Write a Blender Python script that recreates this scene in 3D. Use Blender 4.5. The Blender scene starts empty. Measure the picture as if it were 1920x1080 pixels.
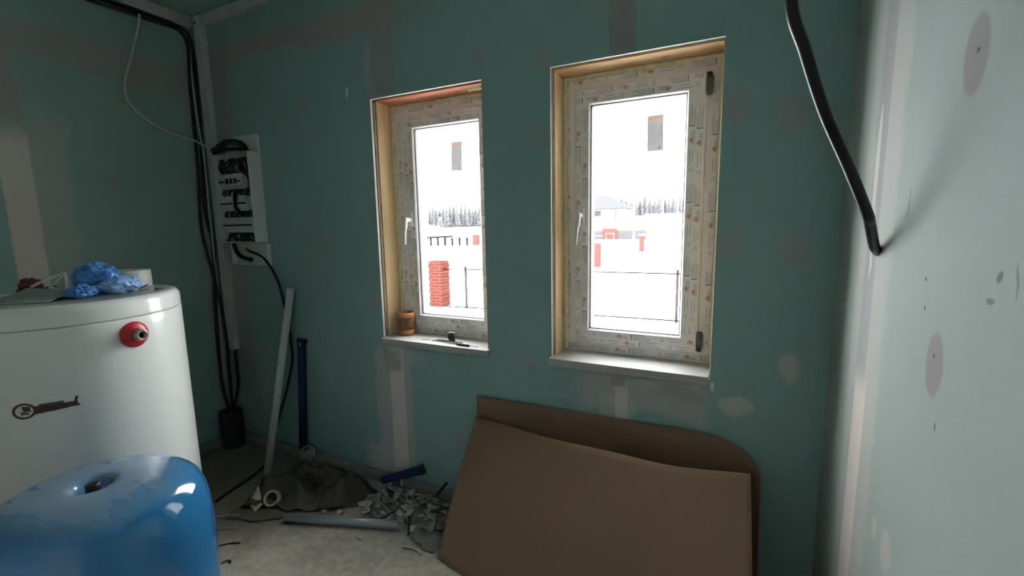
import bpy, bmesh, math, random
from mathutils import Vector, Matrix, noise
random.seed(7)
S = bpy.context.scene
C = S.collection

# ------------------------------------------------------------------ camera, sky, exposure
F_PX, YAW, PITCH, ROLL = 844.62, 25.98, 8.047, -1.045
CAM = Vector((2.920, -1.7666, 1.380))
def camera():
    y, p, r = (math.radians(a) for a in (YAW, PITCH, ROLL))
    fwd = Vector((-math.sin(y)*math.cos(p), math.cos(y)*math.cos(p), -math.sin(p)))
    right = Vector((math.cos(y), math.sin(y), 0)); up = right.cross(fwd)
    R = right*math.cos(r) + up*math.sin(r); U = -right*math.sin(r) + up*math.cos(r)
    cd = bpy.data.cameras.new('camera'); o = bpy.data.objects.new('camera', cd); C.objects.link(o)
    cd.sensor_fit = 'HORIZONTAL'; cd.sensor_width = 36; cd.lens = F_PX/1920*36
    cd.clip_start = .02; cd.clip_end = 1500
    m = Matrix.Identity(4)
    for i in range(3):
        m[i][0] = R[i]; m[i][1] = U[i]; m[i][2] = -fwd[i]; m[i][3] = CAM[i]
    o.matrix_world = m
    S.camera = o
camera()

world = bpy.data.worlds.new('overcast'); S.world = world; world.use_nodes = True
bg = world.node_tree.nodes['Background']
bg.inputs[0].default_value = (.97, .98, 1.0, 1); bg.inputs[1].default_value = 1.0
S.view_settings.view_transform = 'Standard'; S.view_settings.look = 'None'
S.view_settings.gamma = 1; S.view_settings.use_curve_mapping = False
S.view_settings.exposure = 4.65
S.cycles.diffuse_bounces = 6; S.cycles.max_bounces = 12; S.cycles.transparent_max_bounces = 16
S.cycles.use_denoising = True; S.cycles.sample_clamp_indirect = 6
S.cycles.caustics_reflective = False

# ------------------------------------------------------------------ helpers: materials
def new_mat(name):
    m = bpy.data.materials.new(name); m.use_nodes = True
    nt = m.node_tree; b = nt.nodes['Principled BSDF']
    return m, nt, b
def nn(nt, t, **kw):
    n = nt.nodes.new(t)
    for k, v in kw.items(): setattr(n, k, v)
    return n
def rgba(c): return (c[0], c[1], c[2], 1)
def mat(name, col, rough=.6, metal=0, var=.12, scale=8, spec=.5, stretch=(1, 1, 1), coat=0, bump=0):
    """plain surface with a little procedural colour variation"""
    m, nt, b = new_mat(name)
    tc = nn(nt, 'ShaderNodeTexCoord'); mp = nn(nt, 'ShaderNodeMapping'); mp.inputs['Scale'].default_value = stretch
    no = nn(nt, 'ShaderNodeTexNoise'); no.inputs['Scale'].default_value = scale; no.inputs['Detail'].default_value = 4
    mx = nn(nt, 'ShaderNodeMix', data_type='RGBA')
    mx.inputs[6].default_value = rgba([c*(1-var) for c in col]); mx.inputs[7].default_value = rgba([min(1, c*(1+var)) for c in col])
    L = nt.links.new
    L(tc.outputs['Object'], mp.inputs[0]); L(mp.outputs[0], no.inputs['Vector']); L(no.outputs['Fac'], mx.inputs[0]); L(mx.outputs[2], b.inputs['Base Color'])
    b.inputs['Roughness'].default_value = rough; b.inputs['Metallic'].default_value = metal
    b.inputs['Specular IOR Level'].default_value = spec; b.inputs['Coat Weight'].default_value = coat
    if bump:
        bp = nn(nt, 'ShaderNodeBump'); bp.inputs['Strength'].default_value = bump; bp.inputs['Distance'].default_value = .01
        L(no.outputs['Fac'], bp.inputs['Height']); L(bp.outputs[0], b.inputs['Normal'])
    return m

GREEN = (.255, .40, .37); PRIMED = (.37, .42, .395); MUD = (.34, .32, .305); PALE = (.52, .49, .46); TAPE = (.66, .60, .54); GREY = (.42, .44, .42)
def board_mat(name, u, patches, base=GREEN):
    """moisture-resistant plasterboard: green paper with filler smears; u = horizontal object axis"""
    m, nt, b = new_mat(name); L = nt.links.new
    tc = nn(nt, 'ShaderNodeTexCoord'); sp = nn(nt, 'ShaderNodeSeparateXYZ'); L(tc.outputs['Object'], sp.inputs[0])
    cb = nn(nt, 'ShaderNodeCombineXYZ'); L(sp.outputs[u], cb.inputs[0]); L(sp.outputs[2], cb.inputs[1])
    pos = cb.outputs[0]
    def warped(scale, amp):
        no = nn(nt, 'ShaderNodeTexNoise'); no.inputs['Scale'].default_value = scale; no.inputs['Detail'].default_value = 5
        L(pos, no.inputs['Vector'])
        ma = nn(nt, 'ShaderNodeVectorMath', operation='MULTIPLY_ADD'); L(no.outputs['Color'], ma.inputs[0])
        ma.inputs[1].default_value = (amp, amp, 0); su = nn(nt, 'ShaderNodeVectorMath', operation='SUBTRACT')
        L(pos, su.inputs[0]); su.inputs[1].default_value = (amp/2, amp/2, 0); L(su.outputs[0], ma.inputs[2])
        return ma.outputs[0]
    W = {0: warped(3, .012), 1: warped(9, .06), 2: warped(5, .16)}
    no = nn(nt, 'ShaderNodeTexNoise'); no.inputs['Scale'].default_value = 2.5; no.inputs['Detail'].default_value = 6; L(pos, no.inputs['Vector'])
    mx = nn(nt, 'ShaderNodeMix', data_type='RGBA'); L(no.outputs['Fac'], mx.inputs[0])
    mx.inputs[6].default_value = rgba([c*.90 for c in base]); mx.inputs[7].default_value = rgba([c*1.08 for c in base])
    col = mx.outputs[2]
    for p in patches:
        kind, c, h, color, s = p[:5]; edge = p[5] if len(p) > 5 else .25; w = p[6] if len(p) > 6 else 1
        ma = nn(nt, 'ShaderNodeVectorMath', operation='MULTIPLY_ADD'); L(W[w], ma.inputs[0])
        ma.inputs[1].default_value = (1/h[0], 1/h[1], 0); ma.inputs[2].default_value = (-c[0]/h[0], -c[1]/h[1], 0)
        if kind == 'r':
            ab = nn(nt, 'ShaderNodeVectorMath', operation='ABSOLUTE'); L(ma.outputs[0], ab.inputs[0])
            s2 = nn(nt, 'ShaderNodeSeparateXYZ'); L(ab.outputs[0], s2.inputs[0])
            mm = nn(nt, 'ShaderNodeMath', operation='MAXIMUM'); L(s2.outputs[0], mm.inputs[0]); L(s2.outputs[1], mm.inputs[1]); d = mm.outputs[0]
        else:
            ln = nn(nt, 'ShaderNodeVectorMath', operation='LENGTH'); L(ma.outputs[0], ln.inputs[0]); d = ln.outputs['Value']
        mr = nn(nt, 'ShaderNodeMapRange', interpolation_type='SMOOTHSTEP'); L(d, mr.inputs[0])
        mr.inputs[1].default_value = 1-edge; mr.inputs[2].default_value = 1+edge*.3; mr.inputs[3].default_value = s; mr.inputs[4].default_value = 0
        mc = nn(nt, 'ShaderNodeMix', data_type='RGBA'); L(mr.outputs[0], mc.inputs[0]); L(col, mc.inputs[6]); mc.inputs[7].default_value = rgba(color)
        col = mc.outputs[2]
    L(col, b.inputs['Base Color']); b.inputs['Roughness'].default_value = .85; b.inputs['Specular IOR Level'].default_value = .25
    bp = nn(nt, 'ShaderNodeBump'); bp.inputs['Strength'].default_value = .03; bp.inputs['Distance'].default_value = .01
    n2 = nn(nt, 'ShaderNodeTexNoise'); n2.inputs['Scale'].default_value = 60; L(pos, n2.inputs['Vector']); L(n2.outputs['Fac'], bp.inputs['Height']); L(bp.outputs[0], b.inputs['Normal'])
    return m

# ------------------------------------------------------------------ helpers: meshes
WORLD = {}
class MB:
    def __init__(s): s.v = []; s.f = []; s.m = []; s.sm = []
    def add(s, vs, fs, mi=0, smooth=False):
        o = len(s.v); s.v += [Vector(v) for v in vs]
        for f in fs: s.f.append([i+o for i in f]); s.m.append(mi); s.sm.append(smooth)
        return s
    def box(s, x0, x1, y0, y1, z0, z1, mi=0, M=None):
        vs = [Vector((x, y, z)) for x in (x0, x1) for y in (y0, y1) for z in (z0, z1)]
        if M: vs = [M @ v for v in vs]
        return s.add(vs, [(0, 1, 3, 2), (4, 6, 7, 5), (0, 4, 5, 1), (2, 3, 7, 6), (0, 2, 6, 4), (1, 5, 7, 3)], mi)
    def lathe(s, prof, n=32, M=None, mi=0, smooth=True, closed=False):
        vs = []; fs = []; k = len(prof)
        for i in range(n):
            a = 2*math.pi*i/n
            for r, z in prof: vs.append(Vector((r*math.cos(a), r*math.sin(a), z)))
        if M: vs = [M @ v for v in vs]
        for i in range(n):
            for j in range(k if closed else k-1):
                a = i*k+j; b = i*k+(j+1) % k; c = ((i+1) % n)*k+(j+1) % k; d = ((i+1) % n)*k+j
                fs.append((a, d, c, b))
        return s.add(vs, fs, mi, smooth)
    def tube(s, pts, r, n=10, mi=0, caps=True, rads=None):
        pts = [Vector(p) for p in pts]; vs = []; fs = []
        t0 = (pts[1]-pts[0]).normalized(); up = Vector((0, 0, 1)) if abs(t0.z) < .9 else Vector((1, 0, 0))
        nrm = t0.cross(up).normalized()
        for i, p in enumerate(pts):
            t = (pts[min(i+1, len(pts)-1)]-pts[max(i-1, 0)]).normalized()
            nrm = (nrm - t*nrm.dot(t)).normalized(); bn = t.cross(nrm); rr = rads[i] if rads else r
            for k in range(n):
                a = 2*math.pi*k/n; vs.append(p+nrm*(rr*math.cos(a))+bn*(rr*math.sin(a)))
        for i in range(len(pts)-1):
            for k in range(n):
                fs.append((i*n+k, i*n+(k+1) % n, (i+1)*n+(k+1) % n, (i+1)*n+k))
        s.add(vs, fs, mi, True)
        if caps:
            o = len(s.v)-len(vs)
            s.f.append([o+k for k in range(n)][::-1]); s.m.append(mi); s.sm.append(False)
            s.f.append([o+(len(pts)-1)*n+k for k in range(n)]); s.m.append(mi); s.sm.append(False)
        return s
    def ring(s, x0, x1, z0, z1, prof, mi=0):
        """sweep a (inset, y) profile around a rectangle in the wall plane, mitred corners"""
        vs = []; k = len(prof); fs = []
        for d, y in prof:
            vs += [(x0+d, y, z0+d), (x1-d, y, z0+d), (x1-d, y, z1-d), (x0+d, y, z1-d)]
        for j in range(k):
            a = j*4; b = ((j+1) % k)*4
            for c in range(4): fs.append((a+c, a+(c+1) % 4, b+(c+1) % 4, b+c))
        return s.add(vs, fs, mi)
    def grid(s, fn, nu, nv, mi=0, smooth=True):
        vs = [fn(i/nu, j/nv) for i in range(nu+1) for j in range(nv+1)]
        fs = [(i*(nv+1)+j, (i+1)*(nv+1)+j, (i+1)*(nv+1)+j+1, i*(nv+1)+j+1) for i in range(nu) for j in range(nv)]
        return s.add(vs, fs, mi, smooth)
    def prism(s, poly, h, M=None, mi=0):
        n = len(poly); vs = [Vector((x, y, 0)) for x, y in poly]+[Vector((x, y, h)) for x, y in poly]
        if M: vs = [M @ v for v in vs]
        return s.add(vs, [tuple(range(n))[::-1], tuple(range(n, 2*n))]+[(i, (i+1) % n, n+(i+1) % n, n+i) for i in range(n)], mi)
    def build(s, name, m, parent=None, bevel=0, solid=0, subdiv=0, flat=False, origin=None):
        me = bpy.data.meshes.new(name)
        M = WORLD[parent.name].inverted() if parent else (Matrix.Translation(-Vector(origin)) if origin is not None else Matrix.Identity(4))
        me.from_pydata([M @ v for v in s.v], [], s.f)
        for mm in (m if isinstance(m, (list, tuple)) else [m]): me.materials.append(mm)
        for p, mi, sm in zip(me.polygons, s.m, s.sm): p.material_index = mi; p.use_smooth = sm and not flat
        bm = bmesh.new(); bm.from_mesh(me); bmesh.ops.recalc_face_normals(bm, faces=bm.faces); bm.to_mesh(me); bm.free()
        o = bpy.data.objects.new(name, me); C.objects.link(o)
        o.parent = parent
        if origin is not None and not parent: o.location = origin
        WORLD[o.name] = (WORLD[parent.name].copy() if parent else Matrix.Translation(Vector(origin) if origin is not None else Vector()))
        if bevel:
            b = o.modifiers.new('bevel', 'BEVEL'); b.width = bevel; b.segments = 2; b.limit_method = 'ANGLE'; b.angle_limit = math.radians(40)
        if solid:
            b = o.modifiers.new('thick', 'SOLIDIFY'); b.thickness = solid; b.offset = 0
        if subdiv:
            b = o.modifiers.new('sub', 'SUBSURF'); b.levels = subdiv; b.render_levels = subdiv
        return o
def tag(o, label=None, cat=None, group=None, kind=None):
    for k, v in (('label', label), ('category', cat), ('group', group), ('kind', kind)):
        if v: o[k] = v
    return o
def root(name, loc, label, cat, group=None, kind=None):
    o = bpy.data.objects.new(name, None); C.objects.link(o); o.location = loc; o.empty_display_size = .05
    WORLD[o.name] = Matrix.Translation(Vector(loc)); return tag(o, label, cat, group, kind)
def copy_tree(o, loc, rz=0, scale=None, parent=None):
    c = o.copy(); C.objects.link(c)
    if parent: c.parent = parent
    else:
        c.location = loc; c.rotation_euler = (0, 0, rz)
        if scale: c.scale = (scale, scale, scale)
    for ch in o.children: copy_tree(ch, None, parent=c)
    return c
def smooth_path(pts, n=8):
    pts = [Vector(p) for p in pts]; out = []
    for i in range(len(pts)-1):
        p0, p1, p2, p3 = pts[max(i-1, 0)], pts[i], pts[i+1], pts[min(i+2, len(pts)-1)]
        for k in range(n):
            t = k/n
            out.append(.5*((2*p1)+(p2-p0)*t+(2*p0-5*p1+4*p2-p3)*t*t+(3*p1-p0-3*p2+p3)*t**3))
    out.append(pts[-1]); return out
def cable(name, pts, r, m, label, cat='cable', n=8, **kw):
    o = MB().tube(smooth_path(pts, n), r, 10).build(name, m, origin=pts[-1]); return tag(o, label, cat, **kw)

# ------------------------------------------------------------------ room measures
XR, YB, ZC = 3.233, -2.45, 2.615
WIN = [(1.311, 1.931, 1.322, 1.945, 1.333), (2.2445, 2.8716, 2.240, 2.866, 2.2435)]   # opening x0,x1, sill x0,x1, frame x0
ZS, ZT = .813, 1.992

# ------------------------------------------------------------------ materials of the shell
def dots(lst, color=MUD, s=.55): return [('e', (x, z), (r, r*1.25), color, s, .5, 0) for x, z, r in lst]
back_patches = [
    ('r', (.85, 2.37), (.85, .075), MUD, .92, .5, 2),
    ('r', (1.38, 2.25), (.085, .30), MUD, .85, .25, 0),
    ('r', (1.31, 2.15), (.022, .14), PALE, .35, .5, 1),
    ('r', (.18, 1.3), (.085, 1.3), MUD, .85, .4, 1),
    ('r', (.33, .35), (.07, .40), GREY, .45, .7, 2),
    ('r', (2.528, 2.3), (.052, .33), (.29, .27, .265), .95, .15, 0),
    ('r', (2.45, 2.25), (.10, .20), GREY, .28, .6, 1),
    ('r', (2.60, 2.25), (.06, .20), GREY, .28, .6, 1),
    ('r', (1.36, .45), (.125, .32), GREY, .95, .15, 1),
    ('r', (1.32, .12), (.19, .09), PALE, .65, .35, 1),
    ('r', (1.385, .40), (.05, .38), TAPE, .95, .12, 0),
    ('r', (1.36, .69), (.06, .07), MUD, .8, .4, 1),
    ('r', (1.47, .70), (.10, .05), GREY, .5, .6, 1),
    ('r', (2.62, .69), (.27, .085), GREY, .92, .3, 2),
    ('r', (2.53, .60), (.08, .09), PALE, .6, .3, 1),
    ('r', (2.545, .64), (.028, .09), TAPE, .85, .2, 0),
    ('r', (2.53, .745), (.03, .03), MUD, .9, .3, 0),
    ('e', (2.77, .725), (.10, .035), MUD, .7, .5, 1),
    ('e', (2.96, .70), (.055, .04), PALE, .8, .3, 1),
    ('e', (3.12, .87), (.042, .055), PALE, .7, .4, 1),
    ('e', (1.165, 2.045), (.008, .03), (.75, .78, .72), .9, .3, 0),
    ('e', (2.88, .77), (.006, .02), (.7, .72, .68), .9, .3, 0),
] + dots([(2.219, 2.042, .05), (1.929, 2.087, .045), (.858, 2.02, .045), (2.193, 1.735, .05), (2.914, 1.76, .06), (3.085, 1.722, .06),
          (2.918, 1.293, .06), (3.112, 1.276, .055), (.94, 1.314, .035), (.783, 1.02, .04), (.468, 1.03, .05), (.892, 1.613, .03),
          (.552, 1.632, .04), (1.254, .995, .04), (1.129, .754, .045), (1.035, .359, .04), (.365, .642, .035), (1.751, .343, .04), (2.131, .746, .04)])
right_patches = [
    ('r', (-.46, 1.3), (.085, 1.4), PALE, .55, .35, 1),
    ('r', (-.285, 1.3), (.04, 1.4), PALE, .55, .5, 1),
    ('r', (-.375, 1.3), (.045, 1.4), (.34, .325, .33), .85, .18, 0),
    ('r', (-.385, .45), (.055, .55), TAPE, .85, .15, 0),
    ('e', (-.355, 1.50), (.018, .16), (.62, .60, .56), .9, .2, 0),
    ('e', (-.37, 1.32), (.012, .10), (.62, .60, .56), .8, .3, 1),
    ('e', (-.83, 1.615), (.043, .062), (.30, .28, .275), .95, .2, 0),
    ('e', (-.81, 1.135), (.037, .058), (.30, .28, .275), .95, .2, 0),
    ('e', (-.682, .70), (.035, .05), PALE, .8, .3, 0),
    ('e', (-.60, .70), (.02, .03), PALE, .6, .3, 0),
    ('e', (-.805, 1.15), (.003, .005), (.03, .03, .03), .9, .4, 0),
    ('e', (-.835, 1.62), (.006, .005), (.08, .07, .07), .8, .4, 0),
    ('e', (-.60, 1.40), (.004, .035), (.12, .13, .12), .6, .5, 1),
    ('e', (-.735, 1.27), (.004, .004), (.03, .03, .03), .9, .4, 0),
    ('e', (-.745, 1.22), (.003, .005), (.03, .03, .03), .9, .4, 0),
    ('e', (-.975, 1.30), (.006, .010), (.10, .11, .10), .7, .4, 1),
    ('e', (-.965, 1.26), (.012, .008), (.14, .16, .14), .7, .4, 1),
    ('e', (-1.01, 1.30), (.004, .03), (.12, .13, .12), .5, .5, 1),
    ('e', (-.84, 1.04), (.003, .008), (.06, .06, .06), .8, .4, 0),
]
left_patches = [
    ('r', (-.5, 2.25), (.55, .11), MUD, .75, .5, 2),
    ('r', (-.07, 1.3), (.05, 1.4), MUD, .5, .5, 1),
    ('r', (-.79, 1.5), (.13, .45), GREY, .65, .3, 2),
    ('r', (-.86, 1.1), (.055, .75), TAPE, .85, .12, 0),
    ('r', (-.87, 2.05), (.06, .2), MUD, .85, .3, 1),
] + dots([(-.417, 2.045, .05), (-.51, 1.639, .05), (-.501, 1.221, .05), (-.148, 1.651, .04)], MUD, .4)
M_BACK = board_mat('plasterboard_back', 0, back_patches)
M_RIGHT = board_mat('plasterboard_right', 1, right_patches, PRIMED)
M_LEFT = board_mat('plasterboard_left', 1, left_patches)
M_REAR = board_mat('plasterboard_rear', 0, [], (.66, .65, .62))
M_CEIL = mat('ceiling_board', GREEN, .9, var=.1, scale=3)
M_CORE = mat('wall_core', (.30, .27, .24), .9, var=.4, scale=25)
M_GYPS = mat('gypsum_edge', (.80, .79, .76), .9, var=.08, scale=40)
def floor_mat():
    m, nt, b = new_mat('screed'); L = nt.links.new
    tc = nn(nt, 'ShaderNodeTexCoord')
    a = nn(nt, 'ShaderNodeTexNoise'); a.inputs['Scale'].default_value = 2.2; a.inputs['Detail'].default_value = 8; a.inputs['Roughness'].default_value = .6
    c = nn(nt, 'ShaderNodeTexNoise'); c.inputs['Scale'].default_value = 30; c.inputs['Detail'].default_value = 6
    for t in (a, c): L(tc.outputs['Object'], t.inputs['Vector'])
    r1 = nn(nt, 'ShaderNodeValToRGB'); r1.color_ramp.elements[0].position = .3; r1.color_ramp.elements[1].position = .72
    r1.color_ramp.elements[0].color = (.34, .30, .24, 1); r1.color_ramp.elements[1].color = (.56, .51, .42, 1)
    r2 = nn(nt, 'ShaderNodeValToRGB'); r2.color_ramp.elements[0].position = .35; r2.color_ramp.elements[1].position = .7
    r2.color_ramp.elements[0].color = (.7, .7, .7, 1); r2.color_ramp.elements[1].color = (1.1, 1.1, 1.1, 1)
    mx = nn(nt, 'ShaderNodeMix', data_type='RGBA', blend_type='MULTIPLY'); mx.inputs[0].default_value = .7
    L(a.outputs['Fac'], r1.inputs[0]); L(c.outputs['Fac'], r2.inputs[0]); L(r1.outputs[0], mx.inputs[6]); L(r2.outputs[0], mx.inputs[7]); L(mx.outputs[2], b.inputs['Base Color'])
    # darker brown area by the left corner, ragged edge
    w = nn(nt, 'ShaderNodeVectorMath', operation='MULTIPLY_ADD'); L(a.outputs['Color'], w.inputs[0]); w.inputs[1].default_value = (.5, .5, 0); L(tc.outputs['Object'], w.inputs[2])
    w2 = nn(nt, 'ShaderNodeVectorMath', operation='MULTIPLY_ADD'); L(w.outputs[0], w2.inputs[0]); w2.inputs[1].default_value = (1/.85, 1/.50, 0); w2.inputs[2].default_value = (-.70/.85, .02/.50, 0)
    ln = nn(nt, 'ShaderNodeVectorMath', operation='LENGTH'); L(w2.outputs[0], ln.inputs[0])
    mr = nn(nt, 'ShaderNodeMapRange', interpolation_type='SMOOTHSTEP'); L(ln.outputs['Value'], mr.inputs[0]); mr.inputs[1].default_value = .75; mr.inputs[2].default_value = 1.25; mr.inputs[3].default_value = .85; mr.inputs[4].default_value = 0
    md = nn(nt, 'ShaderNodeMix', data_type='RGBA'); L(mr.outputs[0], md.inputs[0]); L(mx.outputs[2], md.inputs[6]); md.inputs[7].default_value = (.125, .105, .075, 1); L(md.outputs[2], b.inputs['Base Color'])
    b.inputs['Roughness'].default_value = .9
    bp = nn(nt, 'ShaderNodeBump'); bp.inputs['Strength'].default_value = .25; bp.inputs['Distance'].default_value = .01; L(c.outputs['Fac'], bp.inputs['Height']); L(bp.outputs[0], b.inputs['Normal'])
    return m
M_FLOOR = floor_mat()
M_WHITE = mat('white_plastic', (.72, .72, .70), .35, var=.04)
M_METAL = mat('painted_channel', (.50, .52, .51), .5, var=.08, scale=5)
M_BLACK = mat('black_rubber', (.012, .012, .013), .45, var=.2)
M_GREYP = mat('grey_plastic', (.25, .26, .27), .4, var=.1)

# ------------------------------------------------------------------ room shell
def blocks(mb, x0, x1, z0, z1, holes, y0, y1):
    xs = sorted({x0, x1} | {h[i] for h in holes for i in (0, 1)}); zs = sorted({z0, z1} | {h[i] for h in holes for i in (2, 3)})
    for i in range(len(xs)-1):
        for k in range(len(zs)-1):
            cx = (xs[i]+xs[i+1])/2; cz = (zs[k]+zs[k+1])/2
            if any(h[0] < cx < h[1] and h[2] < cz < h[3] for h in holes): continue
            mb.box(xs[i], xs[i+1], y0, y1, zs[k], zs[k+1])
def weld(o):
    bm = bmesh.new(); bm.from_mesh(o.data); bmesh.ops.remove_doubles(bm, verts=bm.verts, dist=1e-5)
    seen = {}
    for f in bm.faces: seen.setdefault(tuple(sorted(v.index for v in f.verts)), []).append(f)
    bmesh.ops.delete(bm, geom=[f for l in seen.values() if len(l) > 1 for f in l], context='FACES_ONLY')
    bmesh.ops.recalc_face_normals(bm, faces=bm.faces); bm.to_mesh(o.data); bm.free()
mb = MB(); blocks(mb, -.2, XR+.2, -.1, ZC+.1, [(w[0], w[1], ZS-.02, ZT) for w in WIN], 0, .0125)
wall_back = mb.build('wall_back', [M_BACK, M_GYPS]); weld(wall_back); tag(wall_back, kind='structure')
for p in wall_back.data.polygons:
    if abs(p.normal.y) < .5 and p.center.x > 0 and p.center.x < XR and .5 < p.center.z < 2.2: p.material_index = 1
mb = MB(); blocks(mb, -.2, XR+.2, -.1, ZC+.1, [(w[0]-.022, w[1]+.05, ZS-.03, ZT+.022) for w in WIN], .0125, .26)
core = mb.build('wall_outer', M_CORE); weld(core); tag(core, kind='structure')
tag(MB().box(-.15, 0, YB-.15, 0, -.1, ZC+.1).build('wall_left', M_LEFT), kind='structure')
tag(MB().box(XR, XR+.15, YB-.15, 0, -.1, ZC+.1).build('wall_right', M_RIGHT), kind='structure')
tag(MB().box(0, XR, YB-.15, YB, -.1, ZC+.1).build('wall_rear', M_REAR), kind='structure')
tag(MB().box(-.15, XR+.15, YB-.15, .26, ZC, ZC+.15).build('ceiling', M_CEIL), kind='structure')
tag(MB().box(-.15, XR+.15, YB-.15, .26, -.15, 0).build('floor', M_FLOOR), kind='structure')
M_STRIP = mat('bare_strip', (.24, .24, .22), .9, var=.25, scale=12)
tag(MB().box(.03, XR-.002, -.035, -.0005, .0, .055).build('baseboard_back', M_STRIP, bevel=.006), kind='structure')
tag(MB().box(.0005, .03, YB+.01, -.0005, .0, .055).build('baseboard_left', M_STRIP, bevel=.006), kind='structure')

# ------------------------------------------------------------------ windows
def wood(name, a, b_, axis):
    m, nt, b = new_mat(name); L = nt.links.new
    tc = nn(nt, 'ShaderNodeTexCoord'); mp = nn(nt, 'ShaderNodeMapping'); L(tc.outputs['Object'], mp.inputs[0])
    sc = [18, 18, 18]; sc[axis] = 1.3; mp.inputs['Scale'].default_value = sc
    no = nn(nt, 'ShaderNodeTexNoise'); no.inputs['Scale'].default_value = 1.4; no.inputs['Detail'].default_value = 6; no.inputs['Distortion'].default_value = .6; L(mp.outputs[0], no.inputs['Vector'])
    r = nn(nt, 'ShaderNodeValToRGB'); r.color_ramp.elements[0].position = .3; r.color_ramp.elements[1].position = .7
    r.color_ramp.elements[0].color = rgba(b_); r.color_ramp.elements[1].color = rgba(a); L(no.outputs['Fac'], r.inputs[0])
    vo = nn(nt, 'ShaderNodeTexVoronoi'); vo.inputs['Scale'].default_value = 5; L(tc.outputs['Object'], vo.inputs['Vector'])
    mr = nn(nt, 'ShaderNodeMapRange'); L(vo.outputs['Distance'], mr.inputs[0]); mr.inputs[1].default_value = .03; mr.inputs[2].default_value = .09; mr.inputs[3].default_value = .55; mr.inputs[4].default_value = 0
    mx = nn(nt, 'ShaderNodeMix', data_type='RGBA'); L(mr.outputs[0], mx.inputs[0]); L(r.outputs[0], mx.inputs[6]); mx.inputs[7].default_value = (.25, .10, .04, 1)
    L(mx.outputs[2], b.inputs['Base Color']); b.inputs['Roughness'].default_value = .6
    return m
M_PINE = wood('pine', (.86, .66, .40), (.72, .50, .27), 2)
M_PINEH = wood('pine_across', (.84, .58, .34), (.70, .42, .22), 0)
M_RED = wood('red_treated_wood', (.78, .34, .22), (.60, .22, .13), 0)
M_FOAM = mat('mounting_foam', (.78, .72, .46), .85, var=.25, scale=40, bump=.3)
M_FILM = mat('filmed_pvc', (.84, .80, .76), .38, var=.04, scale=3)
M_PRED = mat('print_red', (.42, .05, .04), .6, var=.1); M_PGREY = mat('print_grey', (.20, .22, .25), .6, var=.1)
M_GASK = mat('gasket', (.10, .09, .14), .5)
M_HINGE = mat('hinge_metal', (.16, .15, .15), .35, metal=.8, var=.3, scale=30)
def glass_mat():
    m, nt, b = new_mat('window_glass'); nt.nodes.remove(b); L = nt.links.new
    out = nt.nodes['Material Output']; t = nn(nt, 'ShaderNodeBsdfTransparent'); g = nn(nt, 'ShaderNodeBsdfGlossy'); g.inputs['Roughness'].default_value = 0
    t.inputs[0].default_value = (.96, .975, .97, 1)
    lw = nn(nt, 'ShaderNodeLayerWeight'); lw.inputs[0].default_value = .5; pw = nn(nt, 'ShaderNodeMath', operation='POWER'); pw.inputs[1].default_value = 5
    fr = nn(nt, 'ShaderNodeMath', operation='MULTIPLY_ADD'); fr.inputs[1].default_value = .96; fr.inputs[2].default_value = .04; mx = nn(nt, 'ShaderNodeMixShader')
    L(lw.outputs['Facing'], pw.inputs[0]); L(pw.outputs[0], fr.inputs[0]); L(fr.outputs[0], mx.inputs[0]); L(t.outputs[0], mx.inputs[1]); L(g.outputs[0], mx.inputs[2]); L(mx.outputs[0], out.inputs[0])
    return m
M_GLASS = glass_mat()
def paper_mat(name, col, tr=.6):
    m, nt, b = new_mat(name); nt.nodes.remove(b); L = nt.links.new
    out = nt.nodes['Material Output']; d = nn(nt, 'ShaderNodeBsdfDiffuse'); t = nn(nt, 'ShaderNodeBsdfTranslucent')
    no = nn(nt, 'ShaderNodeTexNoise'); no.inputs['Scale'].default_value = 60; mc = nn(nt, 'ShaderNodeMix', data_type='RGBA'); L(no.outputs['Fac'], mc.inputs[0])
    mc.inputs[6].default_value = rgba([c*.95 for c in col]); mc.inputs[7].default_value = rgba(col)
    for x in (d, t): L(mc.outputs[2], x.inputs[0])
    mx = nn(nt, 'ShaderNodeMixShader'); mx.inputs[0].default_value = tr; L(d.outputs[0], mx.inputs[1]); L(t.outputs[0], mx.inputs[2]); L(mx.outputs[0], out.inputs[0])
    return m
M_STK = paper_mat('sticker_paper', (.60, .56, .555), .06); M_STKO = paper_mat('sticker_orange', (.80, .42, .28), .06); M_STKL = paper_mat('sticker_line', (.42, .38, .39), .05); M_STKW = paper_mat('sticker_white', (.78, .76, .75), .07)

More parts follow.
